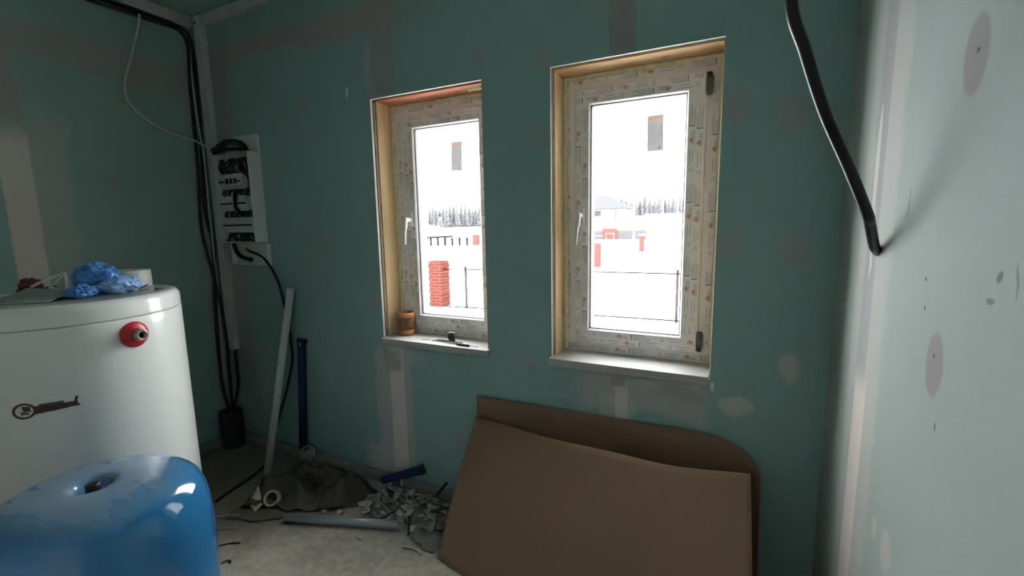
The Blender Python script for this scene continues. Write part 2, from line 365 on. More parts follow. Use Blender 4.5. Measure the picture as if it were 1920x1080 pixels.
TXT = {}
def text_shape(s, size):
    if s not in TXT:
        cu = bpy.data.curves.new('lettering', 'FONT'); cu.body = s; cu.resolution_u = 2
        o = bpy.data.objects.new('lettering', cu); C.objects.link(o)
        dg = bpy.context.evaluated_depsgraph_get(); me = o.evaluated_get(dg).to_mesh()
        TXT[s] = ([(v.co.x, v.co.y) for v in me.vertices], [tuple(p.vertices) for p in me.polygons])
        o.evaluated_get(dg).to_mesh_clear(); bpy.data.objects.remove(o); bpy.data.curves.remove(cu)
    vs, fs = TXT[s]; h = max(v[1] for v in vs)
    return [(x*size/h, y*size/h) for x, y in vs], fs
def prints(mb, O, U, V, length, start, seed):
    """one printed row of the protective film: red AR, grey TEC, text lines, arrow marks"""
    rnd = random.Random(seed); O, U, V = Vector(O), Vector(U), Vector(V)
    def quad(u0, u1, v0, v1, mi):
        u0 = max(u0, .004); u1 = min(u1, length-.004)
        if u1 > u0: mb.add([O+U*a+V*b for a, b in ((u0, v0), (u1, v0), (u1, v1), (u0, v1))], [(0, 1, 2, 3)], mi)
    u = start
    while u < length:
        for s, du, sz, mi in (('A', 0, .0165, 0), ('R', .0135, .0135, 0), ('TEC', .026, .0085, 1)):
            if u+du > .003 and u+du+.022 < length:
                vs, fs = text_shape(s, sz)
                sh = .28 if s == 'A' else 0
                mb.add([O+U*(u+du+x+sh*(y-.005)*1.0)+V*(y-.007) for x, y in vs], fs, mi)
        quad(u+.002, u+.047, -.0098, -.0088, 0)
        u2 = u+.064
        quad(u2, u2+.004, -.011, .011, 1)
        for k, v in enumerate((-.010, -.0045, .001, .0065, .0105)):
            quad(u2+.005+rnd.random()*.004, u2+.045+rnd.random()*.05, v, v+.0013, 1)
        uc = u2+.125
        if .012 < uc < length-.012:
            pts = [(0, -.007), (.007, -.002), (.004, -.002), (.004, .006), (-.004, .006), (-.004, -.002), (-.007, -.002)]
            for i in range(7):
                a = Vector(pts[i]+(0,)); b = Vector(pts[(i+1) % 7]+(0,)); d = (b-a).normalized()*.0006; nrm = Vector((-d.y, d.x, 0))
                mb.add([O+U*(uc+q.x)+V*q.y for q in (a-nrm, b-nrm, b+nrm, a+nrm)], [(0, 1, 2, 3)], 1)
        quad(uc+.02, uc+.075, .004, .0055, 1); quad(uc+.03, uc+.07, -.006, -.0045, 1)
        u += .285
def ring_prints(mb, x0, x1, z0, z1, inset, y, seed):
    a, b, c, d = x0+inset, x1-inset, z0+inset, z1-inset
    rnd = random.Random(seed)
    prints(mb, (x0, y, c), (1, 0, 0), (0, 0, 1), x1-x0, -rnd.random()*.2, seed)
    k = .075
    prints(mb, (b, y, z0+k), (0, 0, 1), (-1, 0, 0), z1-z0-2*k, -rnd.random()*.2, seed+1)
    prints(mb, (x1, y, d), (-1, 0, 0), (0, 0, -1), x1-x0, -rnd.random()*.2, seed+2)
    prints(mb, (a, y, z1-k), (0, 0, -1), (1, 0, 0), z1-z0-2*k, -rnd.random()*.2, seed+3)
def lumps(mb, p, q, r0, r1, seed, step=.007, flat=1):
    rnd = random.Random(seed); p, q = Vector(p), Vector(q); n = int((q-p).length/step); pts = []; rad = []
    for i in range(n+1):
        t = p.lerp(q, i/n); k = noise.noise(Vector((i*.35, seed*3.1, 0)))
        pts.append(t+Vector((noise.noise(Vector((i*.2, seed, 5)))*.003, k*.002, noise.noise(Vector((i*.2, seed, 9)))*.003)))
        rad.append(r0+(r1-r0)*(.5+.5*k)*(.6+.6*rnd.random()))
    mb.tube(pts, r0, 8, rads=rad)
def window(i, w):
    ox0, ox1, sx0, sx1, fx0 = w; fx1 = fx0+.63; fz0, fz1 = .805, 1.986
    hx0, hx1, hz0, hz1 = fx0+.0615, fx1-.0615, .852, 1.927     # sash
    gx0, gx1, gz0, gz1 = hx0+.069, hx1-.069, hz0+.078, hz1-.074
    W_ = root('window_%d' % (i+1), ((fx0+fx1)/2, .15, ZS),
              ('narrow white window in the back wall with wooden pot on its sill', 'white window with two dark hinges in the back wall, its sill bare')[i], 'window', kind='structure')
    fr = MB().ring(fx0, fx1, fz0, fz1, [(0, .215), (0, .145), (.056, .145), (.060, .149), (.060, .215)]).build('window_frame', M_FILM, W_)
    sa = MB().ring(hx0, hx1, hz0, hz1, [(0, .205), (0, .131), (.005, .125), (.060, .125), (.0655, .133), (.0655, .205)]).build('sash', M_FILM, W_)
    p = MB(); ring_prints(p, fx0, fx1, fz0, fz1, .026, .1446, 11+i*40); p.build('film_print', [M_PRED, M_PGREY], fr)
    p = MB(); ring_prints(p, hx0, hx1, hz0, hz1, .045, .1246, 21+i*40); ring_prints(p, hx0, hx1, hz0, hz1, .017, .1246, 31+i*40); p.build('film_print', [M_PRED, M_PGREY], sa)
    MB().ring(hx0, hx1, hz0, hz1, [(.065, .150), (.065, .135), (.070, .139), (.070, .150)]).build('glazing_gasket', M_GASK, sa)
    MB().box(hx0+.06, hx1-.06, .156, .160, hz0+.06, hz1-.06).build('glass_pane', M_GLASS, sa)
    # handle
    hc = hx0+.031; z = 1.412
    h = MB().box(hc-.014, hc+.014, .115, .1255, z-.035, z+.035)
    h.tube([(hc, .118, z), (hc, .085, z)], .011, 12)
    hd = h.build('window_handle', M_WHITE, W_, bevel=.004)
    lv = smooth_path([(hc, .083, z+.010), (hc-.001, .078, z-.02), (hc-.006, .076, z-.07), (hc-.012, .080, z-.125)], 5)
    MB().tube(lv, .009, 12, rads=[.010+.0005*k*(k < 8)-.0002*k for k in range(len(lv))]).build('handle_lever', M_WHITE, hd)
    # hinges
    for z0 in (1.842, .864):
        hx = hx1+.010
        b = MB().tube([(hx, .128, z0), (hx, .128, z0+.076)], .0085, 14)
        for zz in (z0, z0+.02, z0+.056, z0+.074): b.tube([(hx, .128, zz), (hx, .128, zz+.004)], .0105, 14)
        b.box(hx-.011, hx+.014, .130, .1449, z0+.008, z0+.068)
        b.build('hinge', M_HINGE, W_)
    # sticker on the pane
    cx, cz, tilt = ((1.697, 1.713, .035), (2.629, 1.728, -.02))[i]
    Mx = Matrix.Translation((cx, .1545, cz)) @ Matrix.Rotation(tilt, 4, 'Y')
    st = MB()
    def flat(x0, x1, z0, z1, mi, y=0): st.add([Mx @ Vector(q) for q in ((x0, y, z0), (x1, y, z0), (x1, y, z1), (x0, y, z1))], [(0, 1, 2, 3)], mi)
    zc = (-.069, .053, .064, .069); xc = (-.031, -.024, .027, .031)
    for a in range(3):
        for c in range(3): flat(xc[a], xc[a+1], zc[c], zc[c+1], 1 if a == 1 and c == 1 else 0)
    rnd = random.Random(3+i)
    for k in range(12): flat(-.027, -.027+.025+rnd.random()*.022, .04-k*.0075, .0412-k*.0075, 2, -.0005)
    flat(.019, .0205, -.01, .03, 2, -.0005); flat(.023, .0245, -.01, .03, 2, -.0005)
    flat(.012, .02, -.062, -.052, 2, -.0005); flat(-.026, .01, -.061, -.060, 2, -.0005)
    for a in (-.031, .0302): flat(a, a+.0008, -.069, .069, 2, -.0005)
    for a in (-.069, .0682): flat(-.031, .031, a, a+.0008, 2, -.0005)
    st.build('pane_sticker', [M_STK, M_STKO, M_STKL, M_STKW], sa)
    # lining boards and foam
    MB().box(ox0-.0215, ox0+.006, .036, .20, ZS-.005, ZT+.0215).build('lining_board', M_PINE, W_, bevel=.002)
    MB().box(ox1-.004, ox1+.045, .036, .144, ZS-.005, ZT+.0215).build('lining_board', M_PINE, W_, bevel=.002)
    MB().box(ox0+.0062, ox1-.0042, .030, .20, 1.987, ZT+.0215).build('lining_board', (M_RED, M_PINEH)[i], W_, bevel=.002)
    f = MB()
    lumps(f, (ox0+.016, .142, ZS+.01), (ox0+.016, .142, 1.975), .007, .014, 1+i)
    lumps(f, (ox0+.010, .139, ZS+.01), (ox0+.010, .139, 1.97), .003, .009, 2+i)
    lumps(f, (ox0+.01, .141, 1.978), (ox1, .141, 1.978), .006, .013, 3+i)
    lumps(f, (ox1-.008, .141, ZS+.01), (ox1-.008, .141, 1.97), .003, .009, 4+i)
    if i == 0: lumps(f, (ox1-.11, .08, 1.986), (ox1-.004, .06, 1.986), .004, .02, 9)
    f.build('foam_seal', M_FOAM, W_, flat=True)
    f = MB(); lumps(f, (ox0-.006, .028, ZS+.02), (ox0-.006, .028, ZT-.01), .004, .010, 6+i, .01)
    f.build('gap_filler', mat('gap_filler_%d' % i, (.42, .33, .26), .9, var=.6, scale=14), W_, flat=True)
    # sill
    xa, xb = max(sx0, ox0+.0005), min(sx1, ox1-.0005)
    poly = [(sx0, -.032), (sx1, -.032), (sx1, -.0005), (xb, -.0005), (xb, .146), (xa, .146), (xa, -.0005), (sx0, -.0005)]
    s = MB().prism(poly, .018, Matrix.Translation((0, 0, ZS-.018))); s.box(sx0, sx1, -.032, -.012, ZS-.033, ZS-.0181)
    so = s.build('window_sill', M_SILL, W_, bevel=.002)
M_SILL = mat('pvc_sill', (.40, .39, .372), .4, var=.05, scale=6)
for i, w in enumerate(WIN): window(i, w)

# ------------------------------------------------------------------ cable channels, electrical panel, cables
def thing(mb, name, m, label, cat, origin, group=None, **kw): return tag(mb.build(name, m, origin=origin, **kw), label, cat, group)
thing(MB().box(.0005, .028, YB+.3, -.032, 2.552, 2.613), 'cable_channel', M_METAL, 'pale cable channel under the ceiling along the dark left wall', 'cable channel', (.014, -.5, 2.552), bevel=.002)
thing(MB().box(.108, 1.9, -.028, -.0005, 2.556, 2.613), 'cable_channel', M_METAL, 'pale cable channel under the ceiling above the left window', 'cable channel', (.8, -.014, 2.556), bevel=.002)
ch = root('cable_channel', (.072, -.02, .62), 'tall pale upright cable channel in the room corner beside the electrical panel', 'cable channel')
MB().box(.046, .104, -.036, -.0005, .62, 2.606).build('channel_body', M_METAL, ch, bevel=.002)
MB().box(.045, .105, -.040, -.0355, .62, 2.606).build('channel_cover', M_METAL, ch, bevel=.001)
MB().box(.058, .072, -.0412, -.039, 2.56, 2.575).build('fixing_clip', M_BLACK, ch)

M_PANEL = mat('panel_plastic', (.62, .66, .62), .45, var=.06)
M_MOD = mat('breaker_plastic', (.50, .52, .50), .4, var=.06); M_DARKW = mat('dark_window', (.015, .018, .02), .2)
pn = root('electrical_panel', (.32, 0, 1.30), 'open white electrical panel full of breakers in the dark corner', 'electrical panel')
x0, x1, z0, z1, yf = .165, .478, 1.302, 1.812, -.082
b = MB(); b.box(x0, x1, -.006, -.0005, z0, z1)
for bx in ((x0, x0+.004, z0, z1), (x1-.004, x1, z0, z1), (x0+.004, x1-.004, z0, z0+.004), (x0+.004, x1-.004, z1-.004, z1)): b.box(bx[0], bx[1], yf, -.006, bx[2], bx[3])
enc = b.build('enclosure', M_PANEL, pn, bevel=.0012)
for sx, sz in ((x1-.012, z1-.05), (x1-.012, z0+.06)):
    MB().tube([(sx, -.078, sz), (sx, -.006, sz)], .005, 10).build('cover_post', M_WHITE, enc)
b = MB(); b.box(x0+.02, x1, -.012, -.0005, 1.8125, 1.915); b.build('backing_plate', M_PANEL, pn, bevel=.001)
b = MB(); xa, xb, za, zb = .165, .492, 1.168, 1.298
b.box(xa, xb, -.004, -.0005, za, zb)
for q in ((xa, xa+.01, za, zb), (xb-.09, xb, za, zb), (xa+.01, xb-.09, za, za+.008), (xa+.01, xb-.09, zb-.006, zb)): b.box(q[0], q[1], -.03, -.004, q[2], q[3])
b.build('cable_tray', M_PANEL, pn, bevel=.001)
for rz in (1.655, 1.53, 1.405): MB().box(x0+.016, x1-.016, -.022, -.015, rz-.0175, rz+.0175).build('mounting_rail', M_HINGE, pn)
def breaker(bx, w, rz, kind):
    b = MB(); b.box(bx, bx+w-.0006, -.062, -.0225, rz-.044, rz+.044); b.box(bx, bx+w-.0006, -.071, -.062, rz-.023, rz+.023)
    o = b.build('circuit_breaker', M_MOD, pn, bevel=.001)
    if kind == 'w':
        MB().box(bx+.005, bx+w-.006, -.0725, -.0705, rz-.014, rz+.017).build('display_window', M_DARKW, o)
    else:
        MB().box(bx+w*.26, bx+w*.74, -.080, -.0705, rz-.006, rz+.003).build('toggle', M_DARKW, o, bevel=.001)
bx = .19
for k in range(3): breaker(bx, .0175, 1.655, 't'); bx += .0175
for k in range(3): breaker(bx, .036, 1.655, 'w'); bx += .036
breaker(bx, .036, 1.655, 't')
bx = .186
for k in range(6): breaker(bx, .0175, 1.53, 't'); bx += .0175
bx += .035
for k in range(5): breaker(bx, .0175, 1.53, 't'); bx += .0175
bx = .186
for k in range(15): breaker(bx, .0175, 1.405, 't'); bx += .0175
rnd = random.Random(5)
for k in range(26):
    xx = .195+(k//2)*.0205; zz = (1.605, 1.48)[k % 2]
    MB().tube(smooth_path([(xx, -.045, zz+.012), (xx+rnd.uniform(-.02, .02), -.062, zz-.02), (xx+rnd.uniform(-.03, .03), -.045, zz-.040)], 5), .0052, 8).build('wire', M_BLACK, pn)
for k in range(13):
    xx = .195+k*.0205
    MB().tube(smooth_path([(xx, -.04, 1.36), (xx+rnd.uniform(-.03, .03), -.06, 1.335), (xx+rnd.uniform(-.05, .05), -.05, 1.312)], 5), .006, 8).build('wire', M_BLACK, pn)
    MB().tube(smooth_path([(xx, -.04, 1.70), (xx+rnd.uniform(-.03, .03), -.062, 1.735), (xx+rnd.uniform(-.06, .06), -.045, 1.785)], 5), .006, 8).build('wire', M_BLACK, pn)
MB().tube(smooth_path([(.31, -.06, 1.60), (.325, -.078, 1.55), (.33, -.078, 1.50), (.37, -.066, 1.455)], 6), .011, 8).build('wire', M_BLACK, pn)
MB().tube(smooth_path([(.40, -.06, 1.70), (.452, -.07, 1.67), (.455, -.065, 1.60), (.44, -.05, 1.57)], 6), .008, 8).build('wire', M_BLACK, pn)
for k, (dx, dz) in enumerate(((0, 0), (.015, -.018))):
    MB().tube(smooth_path([(.12, -.052, 1.835-dz), (.20, -.055, 1.872+dz), (.30, -.055, 1.888+dz), (.40, -.05, 1.862+dz), (.445+dx, -.045, 1.80)], 8), .009, 10).build('wire', M_BLACK, pn)
MB().tube(smooth_path([(.13, -.05, 1.826), (.22, -.05, 1.842), (.33, -.05, 1.838), (.42, -.05, 1.83)], 8), .010, 10).build('wire', M_BLACK, pn)
MB().tube(smooth_path([(.20, -.03, 1.29), (.24, -.045, 1.25), (.28, -.04, 1.215), (.35, -.03, 1.20)], 8), .012, 10).build('wire', M_BLACK, pn)

M_CWHITE = mat('white_cable_sheath', (.55, .57, .53), .4, var=.06)
cable('cable', [(.012, -.295, 2.56), (.022, -.30, 2.50), (.02, -.316, 2.431), (.02, -.364, 2.283), (.02, -.405, 2.15), (.02, -.401, 2.059), (.02, -.336, 1.991), (.02, -.239, 1.938), (.03, -.13, 1.915), (.05, -.06, 1.885), (.10, -.055, 1.862)],
      .0055, M_CWHITE, 'thin white cable hanging in a loop on the dark left wall')
cable('cable', [(.018, -1.2, 2.538), (.018, -.7, 2.536), (.018, -.3, 2.537), (.018, -.09, 2.53), (.022, -.05, 2.47), (.02, -.045, 2.3), (.02, -.045, 2.1), (.02, -.055, 1.8), (.022, -.072, 1.5), (.022, -.05, 1.28), (.02, -.075, .9), (.025, -.09, .45), (.06, -.085, .24)],
      .010, M_BLACK, 'thick black cable running under the left channel then down the corner to the floor stub')
cable('cable', [(.012, -1.2, 2.518), (.014, -.6, 2.512), (.012, -.25, 2.517), (.012, -.075, 2.49), (.013, -.075, 2.2), (.012, -.08, 1.8), (.014, -.10, 1.45), (.013, -.085, 1.25), (.025, -.055, 1.0), (.055, -.05, .7), (.07, -.07, .24)],
      .008, M_BLACK, 'black cable lying against the left wall, leftmost of those down the corner')
cable('cable', [(.034, -.02, 2.50), (.033, -.024, 2.1), (.034, -.022, 1.9), (.034, -.024, 1.6), (.033, -.03, 1.2), (.033, -.03, .8), (.045, -.05, .5), (.075, -.07, .24)],
      .009, M_BLACK, 'black cable squeezed between the upright channel and the left wall')
cable('cable', [(.016, -.052, 2.45), (.012, -.056, 2.2), (.028, -.058, 1.95), (.033, -.052, 1.82), (.033, -.055, 1.5), (.03, -.055, 1.2), (.012, -.05, .85), (.012, -.06, .5), (.012, -.07, .42)],
      .0045, M_CWHITE, 'thin white cable running straight down the corner in front of black cables')
cable('cable', [(.085, -.022, .66), (.085, -.024, .5), (.09, -.03, .38), (.088, -.07, .24)], .007, M_BLACK, 'short black cable leaving the lower end of the upright channel')
M_STUB = mat('black_pipe', (.010, .010, .010), .7)
t = MB(); t.lathe([(.062, .0), (.062, .235), (.055, .235), (.055, .05), (0, .05)], 28, Matrix.Translation((.085, -.092, 0)))
thing(t, 'pipe_stub', M_STUB, 'short black pipe stub standing on the floor in the left corner under the cables', 'pipe', (.085, -.092, 0))
cable('cable', [(.30, -.02, 1.262), (.36, -.035, 1.247), (.42, -.03, 1.23), (.485, -.03, 1.192), (.563, -.03, 1.085), (.609, -.03, .915), (.63, -.03, .727), (.627, -.032, .598), (.564, -.05, .391), (.49, -.09, .16), (.48, -.14, .03), (.504, -.165, .008), (.564, -.305, .008), (.584, -.409, .008), (.613, -.524, .008)],
      .0075, M_BLACK, 'long black cable drooping from the panel down to the floor behind the white pipe')
M_PIPEB = mat('black_conduit', (.008, .008, .009), .33, var=.1, spec=.3)
cd_ = root('conduit', (3.0, -.76, ZC), 'thick black flexible conduit bending from the ceiling to the bright right wall', 'conduit')
MB().tube(smooth_path([(3.232, -.432, 1.300), (3.214, -.475, 1.318), (3.187, -.548, 1.367), (3.172, -.583, 1.392), (3.124, -.633, 1.485), (3.072, -.672, 1.588), (3.03, -.70, 1.697), (2.998, -.745, 1.775), (2.985, -.77, 1.95), (2.985, -.775, 2.3), (2.99, -.77, ZC-.001)], 10), .0108, 14).build('conduit_tube', M_PIPEB, cd_)

# ------------------------------------------------------------------ water heater and what lies on it
HX, HY, HR = .974, -1.097, .30
M_ENAM = mat('white_enamel', (.70, .71, .68), .24, var=.03, scale=4)
M_LID = mat('heater_lid', (.71, .72, .69), .13, var=.03, scale=5)
M_REDP = mat('red_plastic', (.50, .012, .03), .35, var=.05); M_BRASS = mat('nozzle_steel', (.42, .36, .30), .3, metal=.9, var=.15, scale=40)
M_BADGE = mat('badge_residue', (.060, .028, .028), .6, var=.5, scale=90); M_BADGEL = mat('badge_grey', (.09, .09, .09), .5, var=.3, scale=60)
wh = root('water_heater', (HX, HY, 0), 'big white cylindrical water heater with a red port beside the blue tank', 'water heater')
T0 = Matrix.Translation((HX, HY, 0))
MB().lathe([(0, .02), (.27, .02), (HR-.004, .025), (HR, .04), (HR, .06), (HR, 1.09), (HR, 1.113), (HR-.001, 1.115), (HR-.003, 1.1165), (.2, 1.1165)], 96, T0).build('body', M_ENAM, wh)
MB().lathe([(.2, 1.118), (HR-.003, 1.118), (HR-.001, 1.1195), (HR, 1.121), (HR, 1.124), (HR, 1.150), (HR, 1.154), (HR-.001, 1.160), (HR-.004, 1.167), (HR-.011, 1.1745), (HR-.022, 1.178), (HR-.05, 1.1765), (HR-.06, 1.174), (0, 1.174)], 96, T0).build('lid', M_LID, wh)
MB().lathe([(0, 0), (.25, 0), (.25, .021), (0, .021)], 48, T0).build('base_ring', M_BLACK, wh)
def on_body(ang, z): return T0 @ Matrix.Rotation(math.radians(ang), 4, 'Z') @ Matrix.Translation((HR, 0, z)) @ Matrix.Rotation(math.pi/2, 4, 'Y')
P_ = on_body(8.2, 1.064)
es = MB().lathe([(.0, -.006), (.0395, -.006), (.0405, .001), (.039, .004), (.030, .010), (.018, .014), (.0, .014)], 40, P_).build('port_escutcheon', M_REDP, wh)
hexr = [(.0205*math.cos(k*math.pi/3), .0205*math.sin(k*math.pi/3)) for k in range(6)]
q = MB().lathe([(.0105, .012), (.0105, .036), (.0135, .038), (.0165, .036), (.0165, .012)], 28, P_); q.prism(hexr, .010, P_ @ Matrix.Translation((0, 0, .013)))
for k in range(3): q.lathe([(.0165, .024+k*.004), (.0176, .026+k*.004), (.0165, .028+k*.004)], 28, P_)
q.build('port_nozzle', M_BRASS, es)
MB().lathe([(0, .024), (.0104, .024)], 20, P_).build('nozzle_bore', M_BLACK, es)
def curved(poly, rr=.0012):                      # flat outline wrapped on the body: (arc metres, height)
    return [Vector((HX+(HR+rr)*math.cos(a/HR), HY+(HR+rr)*math.sin(a/HR), z)) for a, z in poly]
bd = MB(); A0 = math.radians(-41.5)*HR; ZB = .897
for k in range(32):                              # open ring at the left end
    a, c = 2*math.pi*k/32, 2*math.pi*(k+1)/32
    bd.add(curved([(A0+r*1.1*math.cos(t), ZB+r*math.sin(t)) for r, t in ((.0225, a), (.0225, c), (.0172, c), (.0172, a))]), [(0, 1, 2, 3)], 0)
for k in range(11):                              # ragged bar
    a = A0+.019+k*.0082; b0, b1 = -.0125+.0005*k, -.0125+.0005*(k+1); dz = .0006*math.sin(k*2.1); t0, t1 = .0105-.0004*k, .0105-.0004*(k+1)
    bd.add(curved([(a, ZB+b0+dz), (a+.0082, ZB+b1-dz), (a+.0082, ZB+t1), (a, ZB+t0)]), [(0, 1, 2, 3)], 0)
for k in range(6):
    a = A0+.030+k*.0085
    bd.add(curved([(a, ZB+.0075), (a+.0085, ZB+.0075), (a+.0085, ZB+.0150), (a, ZB+.0140)]), [(0, 1, 2, 3)], 1)
bd.add(curved([(A0+.100, ZB), (A0+.106, ZB), (A0+.112, ZB+.020), (A0+.106, ZB+.021)]), [(0, 1, 2, 3)], 0)
bd.add(curved([(A0+.098, ZB-.008), (A0+.113, ZB-.008), (A0+.113, ZB-.003), (A0+.098, ZB)]), [(0, 1, 2, 3)], 0)
bd.add(curved([(A0-.008, ZB-.010), (A0+.010, ZB-.010), (A0+.010, ZB-.006), (A0-.006, ZB-.001)]), [(0, 1, 2, 3)], 1)
bd.add(curved([(A0+.000, ZB-.002), (A0+.014, ZB-.003), (A0+.013, ZB+.012), (A0-.004, ZB+.013)]), [(0, 1, 2, 3)], 0)
bd.build('badge', [M_BADGE, M_BADGEL], wh)

ZL = 1.1745
t = MB().lathe([(.036, 0), (.036, .062), (.042, .064), (.066, .064), (.068, .062), (.068, .002), (.066, 0)], 48, Matrix.Translation((.915, -.895, ZL)), closed=True)
thing(t, 'pipe_coupling', M_WHITE, 'short white open cylinder standing at the back of the heater lid behind blue bag', 'pipe coupling', (.915, -.895, ZL))
def crumple(loc, size, seed, sub=5, ridg=1.0, flatten=0, octv=((1.3, .35), (2.7, .22), (5.5, .10), (11, .04))):
    bm = bmesh.new(); bmesh.ops.create_icosphere(bm, subdivisions=sub, radius=1)
    for v in bm.verts:
        p = v.co.copy(); d = 0
        for k, (f, a) in enumerate(octv):
            d += (abs(noise.noise(p*f+Vector((seed*7, k*3, seed))))*2-.6)*a*ridg
        v.co = Vector((p.x*size[0], p.y*size[1], p.z*size[2]))*(1+d*.8)
    mn = min(v.co.z for v in bm.verts)
    for v in bm.verts: v.co.z = max(v.co.z-mn-flatten, 0)
    m = MB(); bm.verts.ensure_lookup_table(); m.add([v.co+Vector(loc) for v in bm.verts], [[v.index for v in f.verts] for f in bm.faces], 0, True); bm.free(); return m
def bag_mat():
    m = mat('blue_bag_film', (.045, .20, .55), .3, var=.4, scale=14, bump=.25)
    b = m.node_tree.nodes['Principled BSDF']; b.inputs['Transmission Weight'].default_value = .0; b.inputs['Sheen Weight'].default_value = .2
    return m
M_BAG = bag_mat(); M_BAGL = mat('pale_bag_film', (.24, .42, .70), .3, var=.4, scale=30, bump=.3)
bg_ = root('plastic_bag', (1.06, -1.03, ZL), 'crumpled blue plastic bag lying on the white heater lid', 'plastic bag')
SOFT = ((1.0, .30), (2.1, .26), (4.2, .12), (9, .03))
crumple((1.040, -1.035, ZL+.001), (.058, .052, .047), 3, ridg=-1.0, flatten=.010, octv=SOFT).build('bag_body', M_BAG, bg_, subdiv=1)
crumple((1.085, -.995, ZL+.001), (.036, .054, .028), 5, ridg=-1.1, flatten=.010, octv=SOFT).build('bag_neck', M_BAGL, bg_, subdiv=1)
crumple((1.085, -1.095, ZL+.001), (.030, .034, .020), 9, ridg=-1.0, flatten=.006, octv=SOFT).build('bag_corner', M_BAG, bg_, subdiv=1)
M_LEAF = mat('grey_card', (.30, .33, .31), .7, var=.08)
lf = MB()
pts = [Vector((1.018, -1.262, ZL+.003)), Vector((1.112, -1.188, ZL+.003)), Vector((1.06, -1.10, ZL+.027)), Vector((.945, -1.175, ZL+.036))]
lf.add(pts+[p-Vector((0, 0, .002)) for p in pts], [(0, 1, 2, 3), (7, 6, 5, 4), (0, 4, 5, 1), (1, 5, 6, 2), (2, 6, 7, 3), (3, 7, 4, 0)])
pts = [Vector((.95, -1.262, ZL+.003)), Vector((1.016, -1.262, ZL+.004)), Vector((.945, -1.177, ZL+.032)), Vector((.88, -1.22, ZL+.006))]
lf.add(pts+[p-Vector((0, 0, .002)) for p in pts], [(0, 1, 2, 3), (7, 6, 5, 4), (0, 4, 5, 1), (1, 5, 6, 2), (2, 6, 7, 3), (3, 7, 4, 0)])
thing(lf, 'leaflet', M_LEAF, 'grey folded leaflet lying at the front of the heater lid', 'leaflet', (1.02, -1.2, ZL))
sb = MB(); A, B, Cc, D = Vector((.93, -1.16, ZL+.036)), Vector((1.03, -1.115, ZL+.078)), Vector((1.035, -1.113, ZL+.028)), Vector((.985, -1.135, ZL+.034))
sb.tube(smooth_path([A, A.lerp(B, .5)+Vector((0, 0, .002)), B, B+Vector((.007, .004, -.006)), Cc, Cc+Vector((-.01, -.005, -.004)), D], 6), .0042, 8)
sb.tube(smooth_path([D, D.lerp(B, .5)+Vector((0, 0, -.004)), B+Vector((-.002, 0, -.008))], 6), .003, 8)
thing(sb, 'plastic_clip', M_WHITE, 'white triangular plastic loop propped up between leaflet and blue bag', 'plastic clip', (.985, -1.13, ZL))
t = MB().lathe([(.020, 0), (.034, 0), (.034, .022), (.020, .022)], 32, Matrix.Translation((.985, -1.09, ZL)), closed=True)
thing(t, 'tape_roll', mat('cream_tape', (.62, .56, .42), .6), 'cream roll of tape lying under the white plastic loop', 'tape roll', (.985, -1.09, ZL))
rg = root('cloth_scrap', (.84, -1.13, ZL), 'dark red crumpled scrap behind the grey leaflet on the heater', 'cloth')
crumple((.845, -1.135, ZL), (.05, .03, .034), 12, 4, flatten=.004).build('red_scrap', mat('dark_red_cloth', (.16, .035, .03), .8, var=.3), rg)
crumple((.885, -1.10, ZL), (.03, .02, .016), 14, 4, flatten=.002).build('black_scrap', M_BLACK, rg)
for k, (x, y, a, ln, lb) in enumerate(((1.045, -.925, .5, .034, 'small steel screw standing tilted on the heater lid near the white cylinder'), (1.09, -.945, 1.3, .03, 'small steel screw lying flat on the heater lid at the tip of the blue bag'), (1.115, -.905, 2.0, .026, 'small steel screw lying nearest the right rim of the heater lid'))):
    s = root('screw', (x, y, ZL), lb, 'screw')
    d = Vector((math.cos(a), math.sin(a), .45 if k == 0 else 0)).normalized(); p = Vector((x, y, ZL+.004))
    MB().tube([p, p+d*ln], .0022, 8).build('shank', M_HINGE, s); MB().tube([p-d*.003, p+d*.001], .0045, 10).build('screw_head', M_WHITE if k == 0 else M_HINGE, s)

